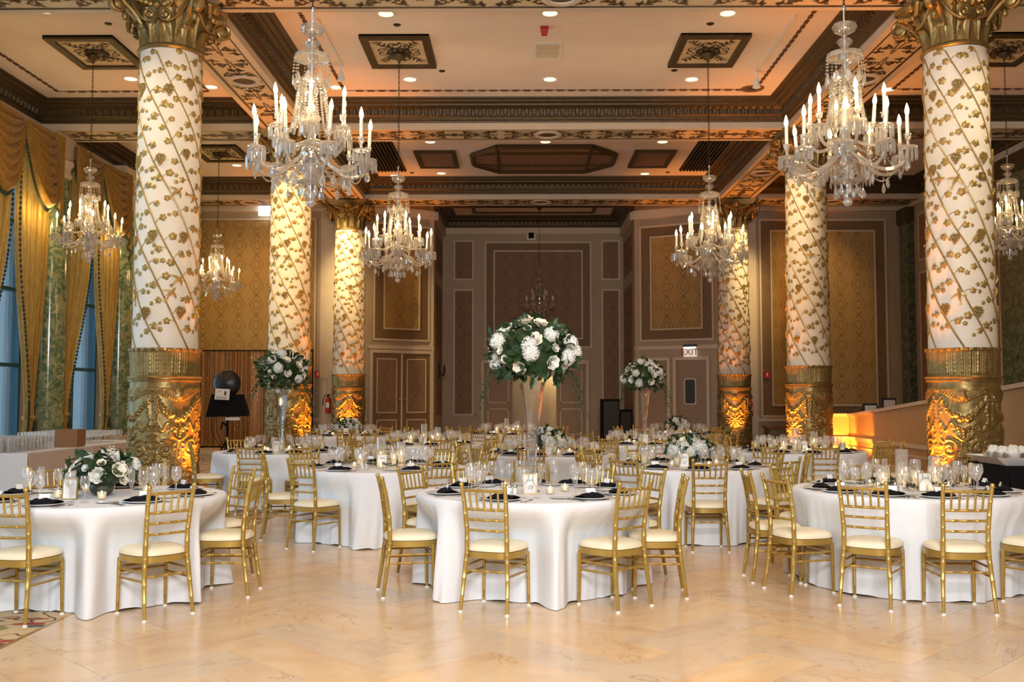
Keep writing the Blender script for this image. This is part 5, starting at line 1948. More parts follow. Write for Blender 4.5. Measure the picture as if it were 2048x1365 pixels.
FL = {'rose': [rose_me('rose', m_petal2, 1), rose_me('rose', m_petal, 2)], 'hydrangea': [hydrangea_me('hydrangea', m_petal, 3)], 'stock': [stock_me('stock_bloom', m_petal, 4)]}
lm = MB()
P = []
for j in range(7):
    t = j / 6
    w_ = .30 * sin(pi * min(1, .04 + t * .96)) ** .75 * (1 - .25 * t)
    P.append([(s * w_, t, .10 * sin(pi * t * .9) * 1.0 - .14 * t * t + .09 * abs(s)) for s in (-1, -.5, 0, .5, 1)])
lm.grid(P)
leaf_me = lm.mesh('leaf', m_leaf, True, 180)
leaf_v = [tuple(v.co) for v in leaf_me.vertices]
leaf_f = [tuple(p.vertices) for p in leaf_me.polygons]


def orient(n, spin=0.0):
    """matrix whose Z is n"""
    z = Vector(n).normalized()
    x = z.orthogonal().normalized()
    y = z.cross(x)
    R = Matrix((x, y, z)).transposed().to_4x4()
    return R @ Matrix.Rotation(spin, 4, 'Z')


def arrangement(name, label, loc, a, b, nbloom, nleaf, bloom, leaf_l, seed, group, zmin=-.55, individual=False, trail=0, spikes=0):
    """dome of blooms and leaves; half axes a (wide) and b (tall)"""
    rnd = random.Random(seed)
    t_ = thing(name, label, 'flowers', loc, rnd.uniform(0, 6), group)
    core = MB()
    core.sphere((0, 0, 0), 1, 14, 9, Matrix.Diagonal((a * .72, a * .72, b * .72, 1)))
    core.build('moss_core', m_leaf, t_)
    for i in range(nbloom):
        z = 1 - (i + .35) / nbloom * (1 - zmin)
        r = sqrt(max(0, 1 - z * z))
        th = i * 2.399963 + rnd.uniform(-.25, .25)
        n = Vector((r * cos(th), r * sin(th), z))
        p = Vector((n.x * a, n.y * a, n.z * b)) * rnd.uniform(.80, .95)
        k = rnd.random()
        if spikes and i < spikes:
            kind, s = 'stock', bloom * 1.0
        elif k < .24:
            kind, s = 'hydrangea', bloom * rnd.uniform(1.0, 1.25)
        elif k < .80:
            kind, s = 'rose', bloom * rnd.uniform(.78, .95)
        else:
            kind, s = 'rose', bloom * rnd.uniform(.42, .55)
        me = rnd.choice(FL[kind])
        o = ob({'rose': 'rose', 'hydrangea': 'hydrangea', 'stock': 'stock_bloom'}[kind], me, t_)
        o.matrix_basis = Matrix.Translation(p) @ orient(Vector((n.x, n.y, n.z + .12)), rnd.uniform(0, 6)) @ Matrix.Scale(s, 4) @ Matrix.Translation((0, 0, -.35))
    fo = MB()
    for i in range(nleaf):
        z = 1 - (i + .5) / nleaf * (1.0 - zmin + .2)
        z = max(-1, z)
        r = sqrt(max(0, 1 - z * z))
        th = i * 2.399963 * 1.37 + rnd.uniform(-.4, .4)
        n = Vector((r * cos(th), r * sin(th), z))
        p = Vector((n.x * a, n.y * a, n.z * b)) * rnd.uniform(.70, .92)
        d = (n + Vector((rnd.uniform(-.8, .8), rnd.uniform(-.8, .8), rnd.uniform(-.9, .5)))).normalized()
        x = d.cross(n)
        x = x.normalized() if x.length > .05 else d.orthogonal().normalized()
        zz = x.cross(d)
        Mx = Matrix.Translation(p) @ Matrix((x, d, zz)).transposed().to_4x4() @ Matrix.Scale(leaf_l * rnd.uniform(.7, 1.25), 4)
        if individual:
            o = ob('leaf', leaf_me, t_)
            o.matrix_basis = Mx
        else:
            fo.add(leaf_v, leaf_f, Mx)
    if not individual:
        stuff(fo.build('foliage', m_leaf, t_, True, 180))
    for i in range(trail):
        th = (0.1 if i % 2 else pi + .2) + rnd.uniform(-.35, .35) - t_.rotation_euler[2]
        tr = MB()
        pts = []
        for j in range(10):
            u = j / 9
            R = a * (.8 + .42 * u)
            pts.append((R * cos(th + .1 * sin(j)), R * sin(th + .1 * sin(j)), -b * .45 - (.30 + .1 * (i % 3)) * u ** 1.6))
        tr.tube(pts, .002, 4)
        for j in range(1, 10):
            for s in (-1, 1):
                d = Vector((rnd.uniform(-.7, .7), rnd.uniform(-.7, .7), rnd.uniform(-1, -.1))).normalized()
                tr.add(leaf_v, leaf_f, Matrix.Translation(pts[j]) @ orient(d.orthogonal(), rnd.uniform(0, 6)) @ Matrix.Scale(leaf_l * .30, 4))
        tr.build('trailing_sprig', m_leaf, t_, True, 180)
    return t_


def lean_glass(mb_me, name, loc, label, cat, group, rz=0):
    return tag(ob(name, mb_me, None, loc, (0, 0, rz)), label, cat, group)


# ------------------------------------------------------------------ tables
ZT = .762


def tablecloth_me(chairs, seed, R=.935):
    rnd = random.Random(seed)
    NA = 300
    rows = [(0.02, 0), (.35, 0), (.70, 0), (.90, 0)]
    drops = [0, .004, .012, .03, .07, .12, .19, .27, .35, .43, .51, .58, .64, .69, .725, .755]
    k1, k2, k3 = rnd.randint(12, 16), rnd.randint(25, 31), rnd.randint(5, 7)
    p1, p2, p3, p4 = (rnd.uniform(0, 6.28) for _ in range(4))
    wob = [rnd.uniform(-1, 1) for _ in range(8)]
    P = []
    for r, _ in rows:
        P.append([(r * cos(2 * pi * i / NA), r * sin(2 * pi * i / NA), ZT) for i in range(NA)])
    for di, d in enumerate(drops):
        row = []
        for i in range(NA):
            a = 2 * pi * i / NA
            t = d / .75
            warp = a + .10 * sin(3 * a + p4) + .05 * sin(7 * a + p3)
            edge = .012 * sin(min(1, d / .03) * pi / 2)
            ridge = abs(sin(.5 * (k1 * warp + p1))) ** .7 - .55
            f = t ** .9 * (.085 * ridge + .018 * sin(k2 * warp + p2 + 2 * t) + .028 * sin(k3 * a + p3)) + .010 * t * sin(k2 * 2 * a + p1 + 5 * t)
            r = R + edge + .055 * t + f
            for (ca, rc) in chairs:
                dd = (a - ca + pi) % (2 * pi) - pi
                if abs(dd) < .9:
                    front = rc - .235
                    lat = abs(front * math.tan(dd))
                    w_ = 1 - sm(.225, .36, lat)
                    lim = front / cos(dd) + .25 * f
                    if w_ > 0 and r > lim:
                        r -= (r - lim) * w_ * sm(.02, .27, d)
            z = ZT - d
            if di == len(drops) - 1:
                z = .004 + .012 * max(0, sin(k1 * warp + p2))
            row.append((r * cos(a), r * sin(a), z))
        P.append(row)
    m_ = MB()
    m_.grid(P, True)
    m_.f.append(tuple(range(NA)))
    return m_.mesh('tablecloth', m_cloth, True, 180)


TABLES = []


def cam_angle(a):
    """a: degrees from the side facing the camera, positive to the ramp side -> polar angle"""
    return radians(a) - pi / 2


num_frame = MB()
for (a, b, c, d) in ((-.058, .058, 0, .008), (-.058, .058, .152, .160), (-.058, -.050, .008, .152), (.050, .058, .008, .152)):
    num_frame.box(a, b, -.006, .006, c, d)
ME['frame'] = num_frame.mesh('gilt_frame', m_chair, False)
ME['fcard'] = MB().box(-.05, .05, -.002, .003, .008, .152).mesh('card', m_card, False)
ME['strut'] = MB().box(-.01, .01, 0, .06, 0, .01).mesh('foot', m_chair, False)


DIRS = ['open floor', 'open floor and ramp', 'the ramp side', 'alcove and ramp', 'the alcove', 'alcove and windows', 'the windows', 'open floor and windows']


def facing(a):
    return DIRS[int(((a + 22.5) % 360) // 45)]


def setting(cx, cyy, ang, tb, full, drink, rnd, dr):
    """one place: plate, napkin, card, glasses, cutlery; ang = polar angle of the seat"""
    ur = Vector((cos(ang), sin(ang), 0))
    ut = Vector((-sin(ang), cos(ang), 0))   # seated guest's right-hand side is -ut seen from the chair
    rz = ang + pi / 2
    d, g_ = tb['d'] + ', towards ' + dr, tb['g']

    def at(r, t, z=0.0):
        p = Vector((cx, cyy, ZT + z)) + ur * r - ut * t * -1
        return tuple(p)
    jr, jt = rnd.uniform(-.015, .015), rnd.uniform(-.02, .02)
    tag(ob('dinner_plate', ME['plate'], None, at(.735 + jr, jt)), 'white dinner plate on the ' + d, 'plate', 'plates on the ' + g_)
    tag(ob('napkin', ME['napkin'], None, at(.735 + jr, jt, .0065), (0, 0, rz + rnd.uniform(-.25, .25))), 'folded navy napkin on the ' + d, 'napkin', 'napkins on the ' + g_)
    tag(ob('place_card', ME['card'], None, at(.72 + jr, jt + rnd.uniform(-.03, .03), .046), (rnd.uniform(-.2, .2), 0, rz + rnd.uniform(-.5, .5))), 'white place card on the ' + d, 'place card', 'place cards on the ' + g_)
    q = lambda: rnd.uniform(-.012, .012)
    tag(ob('wine_glass', ME['wine'], None, at(.545 + q(), .10 + q())), 'large wine glass on the ' + d, 'wine glass', 'wine glasses on the ' + g_)
    tag(ob('water_goblet', ME['white'], None, at(.50 + q(), .19 + q())), 'small wine glass on the ' + d, 'wine glass', 'small wine glasses on the ' + g_)
    tag(ob('champagne_flute', ME['flute'], None, at(.475 + q(), .045 + q())), 'champagne flute on the ' + d, 'flute', 'flutes on the ' + g_)
    if drink and rnd.random() < drink:
        gl = thing('cocktail_glass', 'pale drink on the ' + d, 'glass', at(.59 + q(), .205 + q()), 0, 'pale drinks on the ' + g_)
        ob('bowl', ME['rocks'], gl)
        ob('drink', ME['drinkm'], gl)
    if full:
        for k, t in enumerate((-.160, -.187)):
            tag(ob('fork', ME['fork'], None, at(.745 + .01 * k, t), (0, 0, rz + rnd.uniform(-.02, .02))), 'silver fork on the ' + d, 'fork', 'forks on the ' + g_)
        tag(ob('knife', ME['knife'], None, at(.745, .158), (0, 0, rz + rnd.uniform(-.02, .02))), 'silver knife on the ' + d, 'knife', 'knives on the ' + g_)
        tag(ob('spoon', ME['spoon'], None, at(.75, .188), (0, 0, rz + rnd.uniform(-.02, .02))), 'silver spoon on the ' + d, 'spoon', 'spoons on the ' + g_)
        tag(ob('bread_plate', ME['bread'], None, at(.57, -.18)), 'small bread plate on the ' + d, 'plate', 'bread plates on the ' + g_)


def votive(x, y, d, g_):
    v = thing('votive_candle', 'lit votive candle in a small glass cup on the ' + d, 'candle', (x, y, ZT), 0, 'votives on the ' + g_)
    ob('cup', ME['votive_glass'], v)
    wx = ob('wax', ME['votive_wax'], v)
    ob('flame', ME['flame'], wx, (0, 0, .036))


def pillar(i, x, y, d, g_):
    v = thing('hurricane_candle', ('short', 'middle-height', 'tall', 'small')[i] + ' glass cylinder candle on the ' + d, 'candle', (x, y, ZT))
    ob('hurricane_glass', CYL[i][0], v)
    h = (.10, .14, .12, .09)[i]
    wx = ob('pillar_candle', CYL[i][1], v)
    ob('flame', ME['flame'], wx, (0, 0, h - .006), None, 1.5)


def number_card(x, y, rz, txt, d):
    f = thing('table_number', 'gilt framed white table number card on the ' + d, 'sign', (x, y, ZT), rz)
    ob('gilt_frame', ME['frame'], f, None, (-.10, 0, 0))
    cd = ob('card', ME['fcard'], f, None, (-.10, 0, 0))
    ob('foot', ME['strut'], f)
    text('Table', .028, m_ink, cd, (0, -.0035, .112), (pi / 2, 0, 0), .45, .0004)
    if txt:
        text(txt, .045, m_ink, cd, (0, -.0035, .055), (pi / 2, 0, 0), .45, .0004)


def sprig(name, label, loc, R, n, seed, mat):
    rnd = random.Random(seed)
    o = thing(name, label, 'greenery', loc)
    for i in range(n):
        m_ = MB()
        a = 2 * pi * i / n + rnd.uniform(-.3, .3)
        r0 = R * rnd.uniform(.2, .5)
        pts = [(r0 * cos(a), r0 * sin(a), .012), ((r0 + R * .4) * cos(a + .2), (r0 + R * .4) * sin(a + .2), .05), ((r0 + R * .8) * cos(a + .3), (r0 + R * .8) * sin(a + .3), .045)]
        m_.tube(pts, .0025, 4)
        for j in range(12):
            t = j / 11 * 1.99
            k = int(t)
            p = Vector(pts[k]).lerp(Vector(pts[k + 1]), t - k)
            d = Vector((cos(a + rnd.uniform(-1.3, 1.3)), sin(a + rnd.uniform(-1.3, 1.3)), rnd.uniform(-.1, .9))).normalized()
            x = d.cross(Vector((0, 0, 1))).normalized()
            m_.add(leaf_v, leaf_f, Matrix.Translation(p) @ Matrix((x, d, x.cross(d))).transposed().to_4x4() @ Matrix.Diagonal((.035, .06, .05, 1)))
        m_.build('leaf_sprig', mat, o, True, 180)
    return o


def vase_tall(cx, cyy, label):
    v = thing('trumpet_vase', label, 'vase', (cx, cyy, ZT), 0, 'tall trumpet vases')
    MB().lathe([(.001, .003), (.062, .003), (.064, .008), (.05, .016), (.022, .024), (.016, .034), (.030, .052), (.037, .075), (.030, .098), (.022, .112), (.026, .13)], 26, None, False, False).build('foot', m_vase, v)
    b = MB()
    b.lathe([(.026, .13), (.034, .22), (.046, .40), (.066, .60), (.092, .80), (.108, .895), (.111, .90)], 8, None, False, False)
    b.lathe([(.107, .898), (.0885, .80), (.062, .60), (.042, .40), (.030, .22), (.022, .14)], 8, None, False, False)
    b.build('trumpet', m_vase, v, True, 25)
    ac = MB()
    for z in (.33, .37, .41):
        ac.lathe([(.012, z), (.028, z + .008), (.028, z + .022), (.012, z + .03)], 14)
    ac.build('glass_bead_fill', m_crystal, v)


def glass_bowl(cx, cyy, label):
    b = thing('glass_bowl', label, 'bowl', (cx, cyy, ZT), 0, 'glass flower bowls')
    MB().lathe([(.001, .003), (.055, .003), (.085, .03), (.098, .07), (.09, .11), (.075, .135)], 24, None, False, False).build('bowl', m_vase, b)
    MB().lathe([(.001, .008), (.05, .008), (.08, .032), (.092, .068), (.087, .10), (.001, .10)], 20).build('leaf_lining', m_leaf2, b)


def build_table(cx, cyy, chairs, kind, d, g_, full, drink, num, seed, near):
    rnd = random.Random(seed)
    tb = {'d': d, 'g': g_}
    t_ = thing('round_table', 'round white-clothed table, the ' + d, 'table', (cx, cyy, 0), 0, 'round banquet tables')
    cl = [(cam_angle(a), rc) for a, rc, tw in chairs]
    ob('tablecloth', tablecloth_me(cl, seed), t_)
    MB().lathe([(.001, .725), (.91, .725), (.915, .74), (.91, .755), (.001, .755)], 40, None, False, False).build('tabletop', m_band, t_)
    MB().lathe([(.30, 0), (.30, .03), (.05, .06), (.05, .725)], 16).build('pedestal', m_iron, t_)
    for a, rc, tw in chairs:
        if rc < 5:
            pa = cam_angle(a)
            p = (cx + rc * cos(pa), cyy + rc * sin(pa), 0)
            place(ch if near else chf, p, pa + pi / 2 + radians(tw), 'gold chair at the ' + d + ', back to ' + facing(a), 'chairs at the ' + g_)
        setting(cx, cyy, cam_angle(a), tb, full, drink, rnd, facing(a))
    ta = radians(rnd.uniform(-6, 6))
    if kind == 'tall':
        vase_tall(cx, cyy, 'tall clear trumpet vase holding white flowers on the ' + d)
        for k in range(5):
            a = cam_angle(-40 + 72 * k + rnd.uniform(-12, 12))
            votive(cx + .27 * cos(a), cyy + .27 * sin(a), d, g_)
        number_card(cx - .02, cyy - .22, ta, num, d)
        arrangement('flower_arrangement', 'dome of white roses in the tall vase on the ' + d, (cx, cyy, ZT + 1.155), .375, .29, 46, 230 if near else 150, .091, .100, seed, None, -.62, near and full, 8)
    elif kind == 'low':
        glass_bowl(cx, cyy, 'round glass bowl lined with a leaf on the ' + d)
        arrangement('low_bouquet', 'low white bouquet in a glass bowl on the ' + d, (cx, cyy, ZT + .185), .26, .155, 24, 95, .092, .095, seed, None, -.25, near and full, 0, 3 if full else 0)
        for k in range(4):
            a = cam_angle(30 + 90 * k + rnd.uniform(-15, 15))
            votive(cx + .33 * cos(a), cyy + .33 * sin(a), d, g_)
        number_card(cx - (.12 if full else -.02), cyy - .30, ta, num, d)
    else:
        for i, (dx, dy) in enumerate(((-.23, -.06), (.22, -.02), (-.02, .08), (.12, .14))):
            pillar((0, 1, 2, 3)[i], cx + dx, cyy + dy, d, g_)
        sprig('greenery_garland', 'olive leaf greenery laid among candles on the ' + d, (cx, cyy, ZT), .36, 9 if full else 6, seed, m_leaf2 if seed % 2 else m_leaf)
        for k in range(5):
            a = cam_angle(12 + 72 * k + rnd.uniform(-12, 12))
            votive(cx + .32 * cos(a), cyy + .32 * sin(a), d, g_)
        number_card(cx + (.0 if not full else .04), cyy - .26, ta, num, d)
    if full:
        for s, nm, mt in ((-1, 'salt', m_card), (1, 'pepper', m_blk2)):
            sh = thing(nm + '_shaker', 'small glass ' + nm + ' shaker with silver cap on the ' + d, 'shaker', (cx - .16 + s * .022, cyy - .20, ZT))
            ob('body', ME['salt'], sh)
            ob('cap', ME['saltcap'], sh)


def even(phase, n=10, rc=1.10, skip=(), seed=0):
    rnd = random.Random(seed)
    return [(phase + 360 * i / n + rnd.uniform(-5, 5), rc + rnd.uniform(-.05, .07), rnd.uniform(-8, 8)) for i in range(n) if i not in skip]


build_table(-3.30, 7.86, [(-10, .90, 0), (44, .98, 4), (92, .98, -2), (138, 1.04, 0), (-172, 1.28, 0), (-141, 1.30, 8), (-95, 1.0, 0), (-52, 1.0, 0)], 'low', 'carpet-edge bouquet table', 'carpet-edge table', True, .5, '', 21, True)
build_table(.09, 8.23, [(-17, .92, -6), (38, .95, 4), (70, 1.02, 16), (118, .98, 0), (150, 1.0, 0), (180, 1.0, 0), (-152, 1.0, 0), (-121, 1.02, 0), (-72, 1.02, -4)], 'tall', 'table numbered 15', 'table 15', True, 0, '15', 22, True)
build_table(3.27, 8.50, [(-34, 1.16, 0), (-5, 1.15, 2), (33, 1.1, 0), (-66, 1.14, -4), (-91, 1.13, 0), (-137, 1.0, 0), (178, 1.1, 0), (142, 1.1, 0), (102, 1.1, 0), (66, 1.1, 0)], 'candle', 'candle table by the buffet', 'table by the black buffet', True, 0, '', 24, True)
build_table(-1.56, 11.17, [(-31, 1.06, 0), (34, 1.14, 0), (-80, 1.06, 0), (76, 1.05, 0), (115, 1.05, 0), (152, 1.1, 0), (-165, 1.1, 0), (-125, 1.08, 0)], 'candle', 'candle table numbered 19', 'table 19', True, 0, '19', 25, True)
build_table(1.92, 11.40, [(-2, 1.2, 2), (-41, 1.08, 0), (37, 1.15, 0), (80, 1.06, 0), (120, 1.05, 0), (160, 1.06, 0), (-160, 1.05, 0), (-120, 1.05, 0), (-82, 1.06, 0)], 'low', 'bouquet table numbered 12', 'table 12', True, .8, '12', 26, True)
build_table(-3.47, 14.41, [(-5, 1.06, 3), (27, 1.2, 0), (62, 1.1, 0), (100, 1.1, 0), (136, 1.1, 0), (172, 1.1, 0), (-140, 1.25, 0), (-52, 1.08, -14)], 'tall', 'tall-vase table by the backdrop', 'backdrop-side table', False, 1, '', 27, True)
build_table(4.01, 14.49, even(2, 10, 1.12, (), 3), 'candle', 'candle table by the ramp', 'ramp-side table', False, 1, '', 29, True)
build_table(.36, 13.88, even(-8, 10, 1.08, (), 4), 'low', 'bouquet table behind table 15', 'table behind 15', False, 1, '', 28, True)
build_table(-1.62, 16.79, even(14, 10, 1.10, (), 5), 'candle', 'candle table behind table 19', 'table behind 19', False, 1, '', 31, False)
build_table(2.09, 16.98, even(4, 10, 1.10, (), 6), 'tall', 'tall-vase table by the speakers', 'speaker-side table', False, 1, '', 30, False)
build_table(-3.59, 20.61, even(10, 10, 1.10, (), 7), 'low', 'bouquet table by the double doors', 'double-door table', False, 1, '', 32, False)
build_table(3.35, 21.45, even(-6, 10, 1.10, (), 8), 'low', 'bouquet table by the service door', 'service-door table', False, 1, '', 34, False)
build_table(-.29, 21.42, even(8, 10, 1.10, (), 9), 'candle', 'candle table before the alcove', 'alcove table', False, 1, '', 33, False)
drop(ch)
drop(chf)


# ------------------------------------------------------------------ serving table with rows of glasses
def draped_box(name, label, x0, x1, y0, y1, zt, mat_front, mat_side, cat='table'):
    o = thing(name, label, cat, (0, 0, 0))
    MB().box(x0, x1, y0, y1, zt - .03, zt).build('top_cloth', m_cloth, o, False)

    def drape(ax, ay, bx, by, nx, ny, mat):
        L = hypot(bx - ax, by - ay)
        P = []
        for j in range(8):
            t = j / 7
            row = []
            for i in range(int(L * 14) + 1):
                s = i / int(L * 14)
                k = (.004 + .03 * t * (1 + sin(i * .9 + 2 * sin(i * .31)))) * .8
                row.append((ax + (bx - ax) * s + nx * k, ay + (by - ay) * s + ny * k, zt - .001 - (zt - .012) * t))
            P.append(row)
        m_ = MB()
        m_.grid(P)
        m_.build('skirt', mat, o, True, 180)
    drape(x0, y0, x1, y0, 0, -1, mat_front)
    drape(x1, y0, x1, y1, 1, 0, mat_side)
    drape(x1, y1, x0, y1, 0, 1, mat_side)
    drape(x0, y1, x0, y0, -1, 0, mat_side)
    return o


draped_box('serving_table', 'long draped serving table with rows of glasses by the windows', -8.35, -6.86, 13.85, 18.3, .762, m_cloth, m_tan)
hb_me = lathe_me('highball_glass', [(.024, .001), (.026, .004), (.030, .20), (.0285, .20), (.025, .012), (.001, .010)], m_glass, 14)
cp_me = lathe_me('coupe_glass', [(.032, .001), (.006, .008), (.004, .10), (.012, .112), (.036, .135), (.040, .17), (.038, .205)], m_glass, 14)
rnd = random.Random(3)
for iy in range(12):
    for ix in range(11):
        x, y = -8.24 + ix * .105 + .012 * (iy % 2), 13.98 + iy * .115
        tag(ob('highball_glass', hb_me, None, (x + rnd.uniform(-.006, .006), y, ZT)), 'empty tall glass in the block before the cardboard box on the serving table', 'glass', 'tall glasses before the box')
for iy in range(13):
    for ix in range(11):
        x, y = -8.24 + ix * .11, 16.35 + iy * .115
        tag(ob('stemmed_glass', cp_me, None, (x + rnd.uniform(-.006, .006), y, ZT)), 'empty stemmed glass in the block beyond the cardboard box on the serving table', 'glass', 'stemmed glasses beyond the box')
bx = thing('cardboard_box', 'brown cardboard box between the glasses on the serving table', 'box', (-7.12, 15.72, ZT), .1)
MB().box(-.17, .17, -.2, .2, 0, .27).build('body', m_kraft, bx, False)
MB().box(-.17, -.01, -.2, .2, .27, .274).build('flap', m_kraft, bx, False)
MB().box(.01, .17, -.2, .2, .27, .274).build('flap', m_kraft, bx, False)

# buffet with bowls beside the ramp-side column
o = thing('buffet_table', 'black draped buffet table holding bowls beside the plaque column', 'table', (0, 0, 0))
MB().box(5.22, 6.6, 10.75, 11.75, .77, .80).build('top', m_blk, o, False)
P = []
m_ = MB()
for (ax, ay, bx_, by, nx, ny) in ((5.22, 10.75, 6.6, 10.75, 0, -1), (5.22, 11.75, 5.22, 10.75, -1, 0), (6.6, 10.75, 6.6, 11.75, 1, 0), (6.6, 11.75, 5.22, 11.75, 0, 1)):
    P = []
    for j in range(6):
        t = j / 5
        P.append([(ax + (bx_ - ax) * i / 30 + nx * .04 * t * (1 + sin(i * 1.3)) * .5, ay + (by - ay) * i / 30 + ny * .04 * t * (1 + sin(i * 1.3)) * .5, .799 - .787 * t) for i in range(31)])
    m_.grid(P)
m_.build('skirt', m_blk, o, True, 180)
tray = thing('serving_tray', 'wide clear tray with flared edge on the black buffet', 'tray', (5.85, 11.15, .80))
MB().add([(-.62, -.30, .0), (.62, -.30, .0), (.62, .30, .0), (-.62, .30, .0), (-.76, -.40, .09), (.76, -.40, .09), (.76, .40, .09), (-.76, .40, .09)], [(3, 2, 1, 0), (0, 1, 5, 4), (1, 2, 6, 5), (2, 3, 7, 6), (3, 0, 4, 7)]).build('rim', m_china, tray, False)
bw_me = lathe_me('bowl', [(.001, .003), (.05, .003), (.075, .02), (.088, .06), (.092, .11), (.089, .11), (.08, .05), (.001, .02)], m_vase, 20)
bc = MB()
for q in range(7):
    a = q * .9
    bc.sphere((.035 * cos(a), .035 * sin(a), .07 + .012 * (q % 3)), .04, 8, 6)
bc.lathe([(.001, .02), (.07, .025), (.082, .06), (.08, .075), (.001, .085)], 16)
bc_me = bc.mesh('cream_filling', m_petal)
for iy in range(3):
    for ix in range(5):
        b = thing('dessert_bowl', 'clear bowl heaped with white filling on the black buffet tray', 'bowl', (5.36 + ix * .222 + .0 * (iy % 2), 10.93 + iy * .224, .803), 0, 'dessert bowls on the buffet')
        ob('bowl', bw_me, b, None, None, 1.18)
        ob('cream_filling', bc_me, b, None, None, (1.18, 1.18, 1.5))
for k in range(3):
    b = thing('thermos', 'black insulated jug with steel rim on the black buffet', 'jug', (5.95 + k * .2, 11.62, .80), 0, 'black jugs on the buffet')
    MB().lathe([(.06, 0), (.062, .17), (.05, .19)], 16).build('body', m_blk2, b)
    MB().lathe([(.052, .19), (.05, .215), (.02, .225)], 16).build('lid', m_chrome, b)

# ------------------------------------------------------------------ sequin backdrop, photo booth, stands
bk = thing('sequin_backdrop', 'brown sequin drape hung on a black crossbar against the papered wall', 'backdrop', (0, 0, 0))
P = []
for j in range(14):
    z = 2.98 - 2.93 * j / 13
    row = []
    for i in range(161):
        s = i / 160
        row.append((-10.1 + 3.55 * s, 30.75 + .055 * sin(s * 118 + 2.2 * sin(s * 17) + 1.4 * sin(s * 41)) + .03 * sin(s * 57 + 1.3 * sin(s * 9) + .12 * j), z))
    P.append(row)
m_ = MB()
m_.grid(P)
m_.build('drape', m_sequin, bk, True, 180)
MB().tube([(-10.15, 30.75, 3.0), (-6.45, 30.75, 3.0)], .02, 8).build('crossbar', m_blk, bk)
for x in (-10.15, -6.45):
    MB().tube([(x, 30.75, .03), (x, 30.75, 3.05)], .022, 8).build('upright', m_blk, bk)
    MB().box(x - .3, x + .3, 30.5, 31.0, .006, .03).build('foot_plate', m_blk, bk, False)
pb = thing('photo_booth', 'black photo booth on a stand with round reflector and card sign', 'photo booth', (-7.05, 23.9, 0), .08)
MB().tube([(0, 0, .05), (0, 0, 1.3)], .028, 8).build('pole', m_blk, pb)
for a in (.4, 2.5, 4.6):
    MB().tube([(0, 0, .55), (.42 * cos(a), .42 * sin(a), .02)], .016, 6).build('leg', m_blk, pb)
h = MB()
h.add([(-.36, -.14, 1.62), (.36, -.14, 1.62), (.50, -.20, 1.10), (-.47, -.20, 1.08), (-.36, .14, 1.62), (.36, .14, 1.62), (.50, .20, 1.10), (-.47, .20, 1.08)],
      [(0, 3, 2, 1), (4, 5, 6, 7), (0, 1, 5, 4), (1, 2, 6, 5), (2, 3, 7, 6), (3, 0, 4, 7)])
h.build('cover', m_blk, pb, False)
MB().lathe([(.001, .10), (.20, .08), (.30, .02), (.325, -.04), (.31, -.06), (.001, -.05)], 36, Matrix.Translation((-.02, -.05, 1.88)) @ Matrix.Rotation(pi / 2, 4, 'X'), False, False).build('reflector', m_blk2, pb)
cd = MB().box(-.17, .17, -.006, .006, -.13, .13).build('sign_card', m_card, pb, False)
cd.location = (-.08, -.24, 1.62)
cd.rotation_euler = (-.1, .05, 0)
for k, z in enumerate((-.07, -.09, -.11)):
    MB().box(-.14, .12, -.0075, -.006, z, z + .008).build('print_line', m_ink, cd, False)
MB().lathe([(.001, 0), (.03, .0), (.02, .05), (.028, .08), (.001, .10)], 10, Matrix.Translation((.07, -.008, -.02)) @ Matrix.Diagonal((1, .1, 1, 1))).build('print_figure', m_bronze, cd)
text('you', .05, m_ink, cd, (-.07, -.0075, .07), (pi / 2, 0, 0), .4, .0004)
MB().box(-.02, .32, -.16, -.10, 1.0, 1.07).build('paper_tray', m_card, pb, False)
MB().tube([(0, 0, .85), (-.10, -.05, .95), (-.14, -.06, .78)], [.03, .035, .02], 6).build('clamp', m_blk, pb)
for k in range(2):
    MB().tube([(-.36 + .12 * k, -.15, 1.1), (-.33 + .12 * k, -.12, .7), (-.1 + .05 * k, -.05, .3), (0, .0, .05)], .008, 5).build('cable', m_blk, pb)

# stage speakers and flood lights
for (x, y, w_, hh, lab) in ((2.95, 33.2, .58, 1.5, 'tall black loudspeaker beside the alcove opening'), (3.45, 33.35, .42, 1.15, 'lower black loudspeaker behind the tall one by the alcove')):
    s = thing('loudspeaker', lab, 'speaker', (x, y, 0), .1)
    MB().box(-w_ / 2, w_ / 2, -.22, .22, 0, hh).build('cabinet', m_blk, s, False)
    MB().box(-w_ / 2 + .04, w_ / 2 - .04, -.235, -.22, .08, hh - .08).build('grille', m_blk2, s, False)
for (x, y, z) in ((8.6, 24.7, 1.14), (9.25, 25.2, 1.27)):
    f = thing('flood_light', 'small black flood light on a stand behind the ramp wall', 'flood light', (x, y, 0), 0, 'flood lights behind the ramp')
    MB().tube([(0, 0, .03), (0, 0, z)], .02, 8).build('stand', m_blk, f)
    MB().box(-.17, .17, -.06, .06, z, z + .26).build('housing', m_blk2, f, False)
    MB().box(-.14, .14, -.068, -.06, z + .03, z + .21).build('lens', m_white, f, False)
    MB().box(-.2, .2, -.2, .2, 0.006, .03).build('foot_plate', m_blk, f, False)


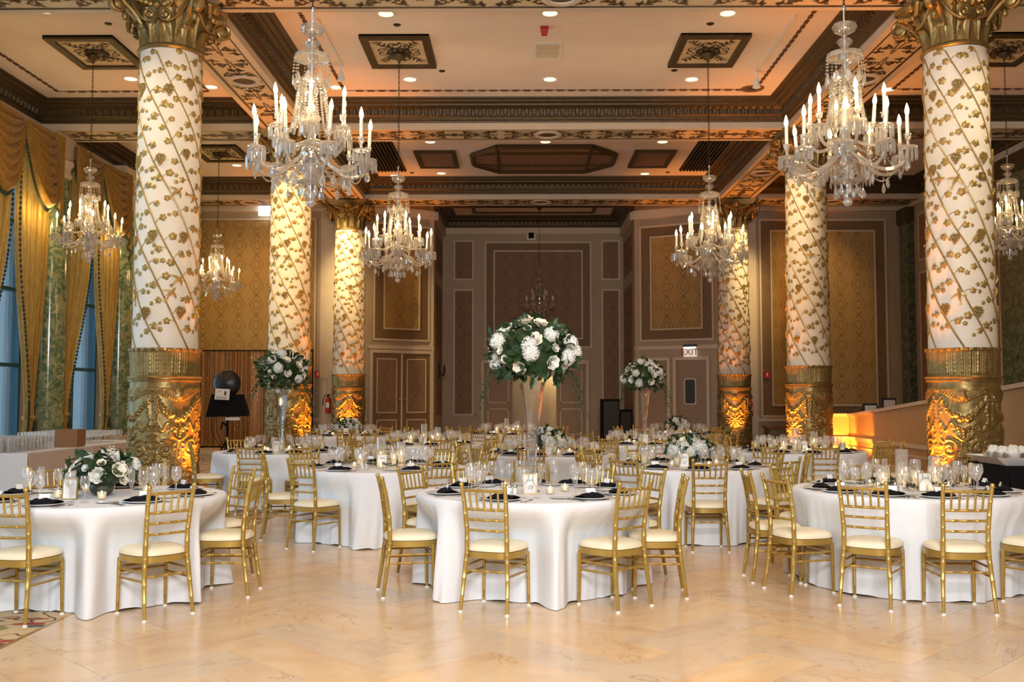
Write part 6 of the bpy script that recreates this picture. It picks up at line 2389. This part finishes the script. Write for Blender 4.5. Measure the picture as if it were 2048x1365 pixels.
# ------------------------------------------------------------------ small wall fittings
def extinguisher(x, y, z, label):
    e = thing('fire_extinguisher', label, 'fire extinguisher', (x, y, z))
    MB().lathe([(.001, 0), (.08, .01), (.085, .05), (.085, .40), (.06, .47), (.03, .50)], 16).build('cylinder', m_red, e)
    MB().lathe([(.03, .50), (.035, .56), (.02, .58)], 10).build('valve', m_blk2, e)
    MB().box(-.02, .09, -.015, .015, .57, .60).build('handle', m_blk2, e, False)
    MB().tube([(.02, 0, .55), (-.10, 0, .58), (-.15, 0, .45), (-.17, 0, .25)], .014, 6).build('hose', m_blk2, e)
    MB().box(-.05, .05, -.09, -.08, .18, .34).build('instruction_label', m_card, e, False)
    MB().box(-.06, .06, .06, .10, .1, .5).build('bracket', m_iron, e, False)


extinguisher(-6.05, 31.20, 1.05, 'red fire extinguisher with black hose on the strip beside the sequin backdrop')
extinguisher(7.15, 31.20, .95, 'red fire extinguisher on the strip beside the exit door column')
for (x, z, lab) in ((-6.42, 2.28, 'small red fire alarm pull on the wall by the backdrop upright'), (7.72, 2.26, 'small red fire alarm pull on the brown band by the framed panel')):
    a = thing('fire_alarm', lab, 'fire alarm', (x, 31.33, z))
    MB().box(-.10, .10, 0, .07, -.11, .11).build('body', m_red, a, False)
    MB().box(-.015, .03, -.006, 0, -.05, .06).build('lever', m_white, a, False)
sg = thing('lit_sign', 'small square white illuminated sign high on the back wall', 'sign', (-8.10, 31.1, 7.46))
MB().box(-.19, .17, -.03, .05, -.17, .20).build('face', m_lamp_w, sg, False)
MB().box(-.03, .03, .05, .2, -.02, .02).build('bracket', m_blk2, sg, False)
sc = thing('wall_sconce', 'dark branched wall sconce on the alcove side wall', 'sconce', (AX0 + .03, 34.2, 2.45))
MB().lathe([(.03, -.25), (.07, -.05), (.05, .15), (.02, .3)], 10).build('backplate', m_iron, sc)
for s in (-1, 1):
    MB().tube([(.05, 0, -.05), (.16, s * .12, -.16), (.2, s * .2, -.02)], .014, 6).build('arm', m_iron, sc)
    MB().lathe([(.05, 0), (.055, .02), (.02, .03), (.018, .18), (.001, .22)], 10, Matrix.Translation((.2, s * .2, 0))).build('candle', m_iron, sc)
pj = thing('wall_camera', 'small dark camera box high on the alcove back wall', 'camera', (.37, AY - .04, 7.47))
MB().box(-.16, .16, 0, .04, -.16, .16).build('plate', m_white, pj, False)
MB().box(-.10, .10, -.08, 0, -.10, .10).build('lens_box', m_blk, pj, False)
bn = thing('side_bench', 'low wooden bench shelf against the wall beyond the exit column', 'bench', (8.25, 30.9, 0))
MB().box(-.75, .75, -.3, .3, .62, .68).build('top', m_wood, bn, False)
for x in (-.68, .62):
    MB().box(x, x + .06, -.25, .25, 0, .62).build('leg', m_band, bn, False)
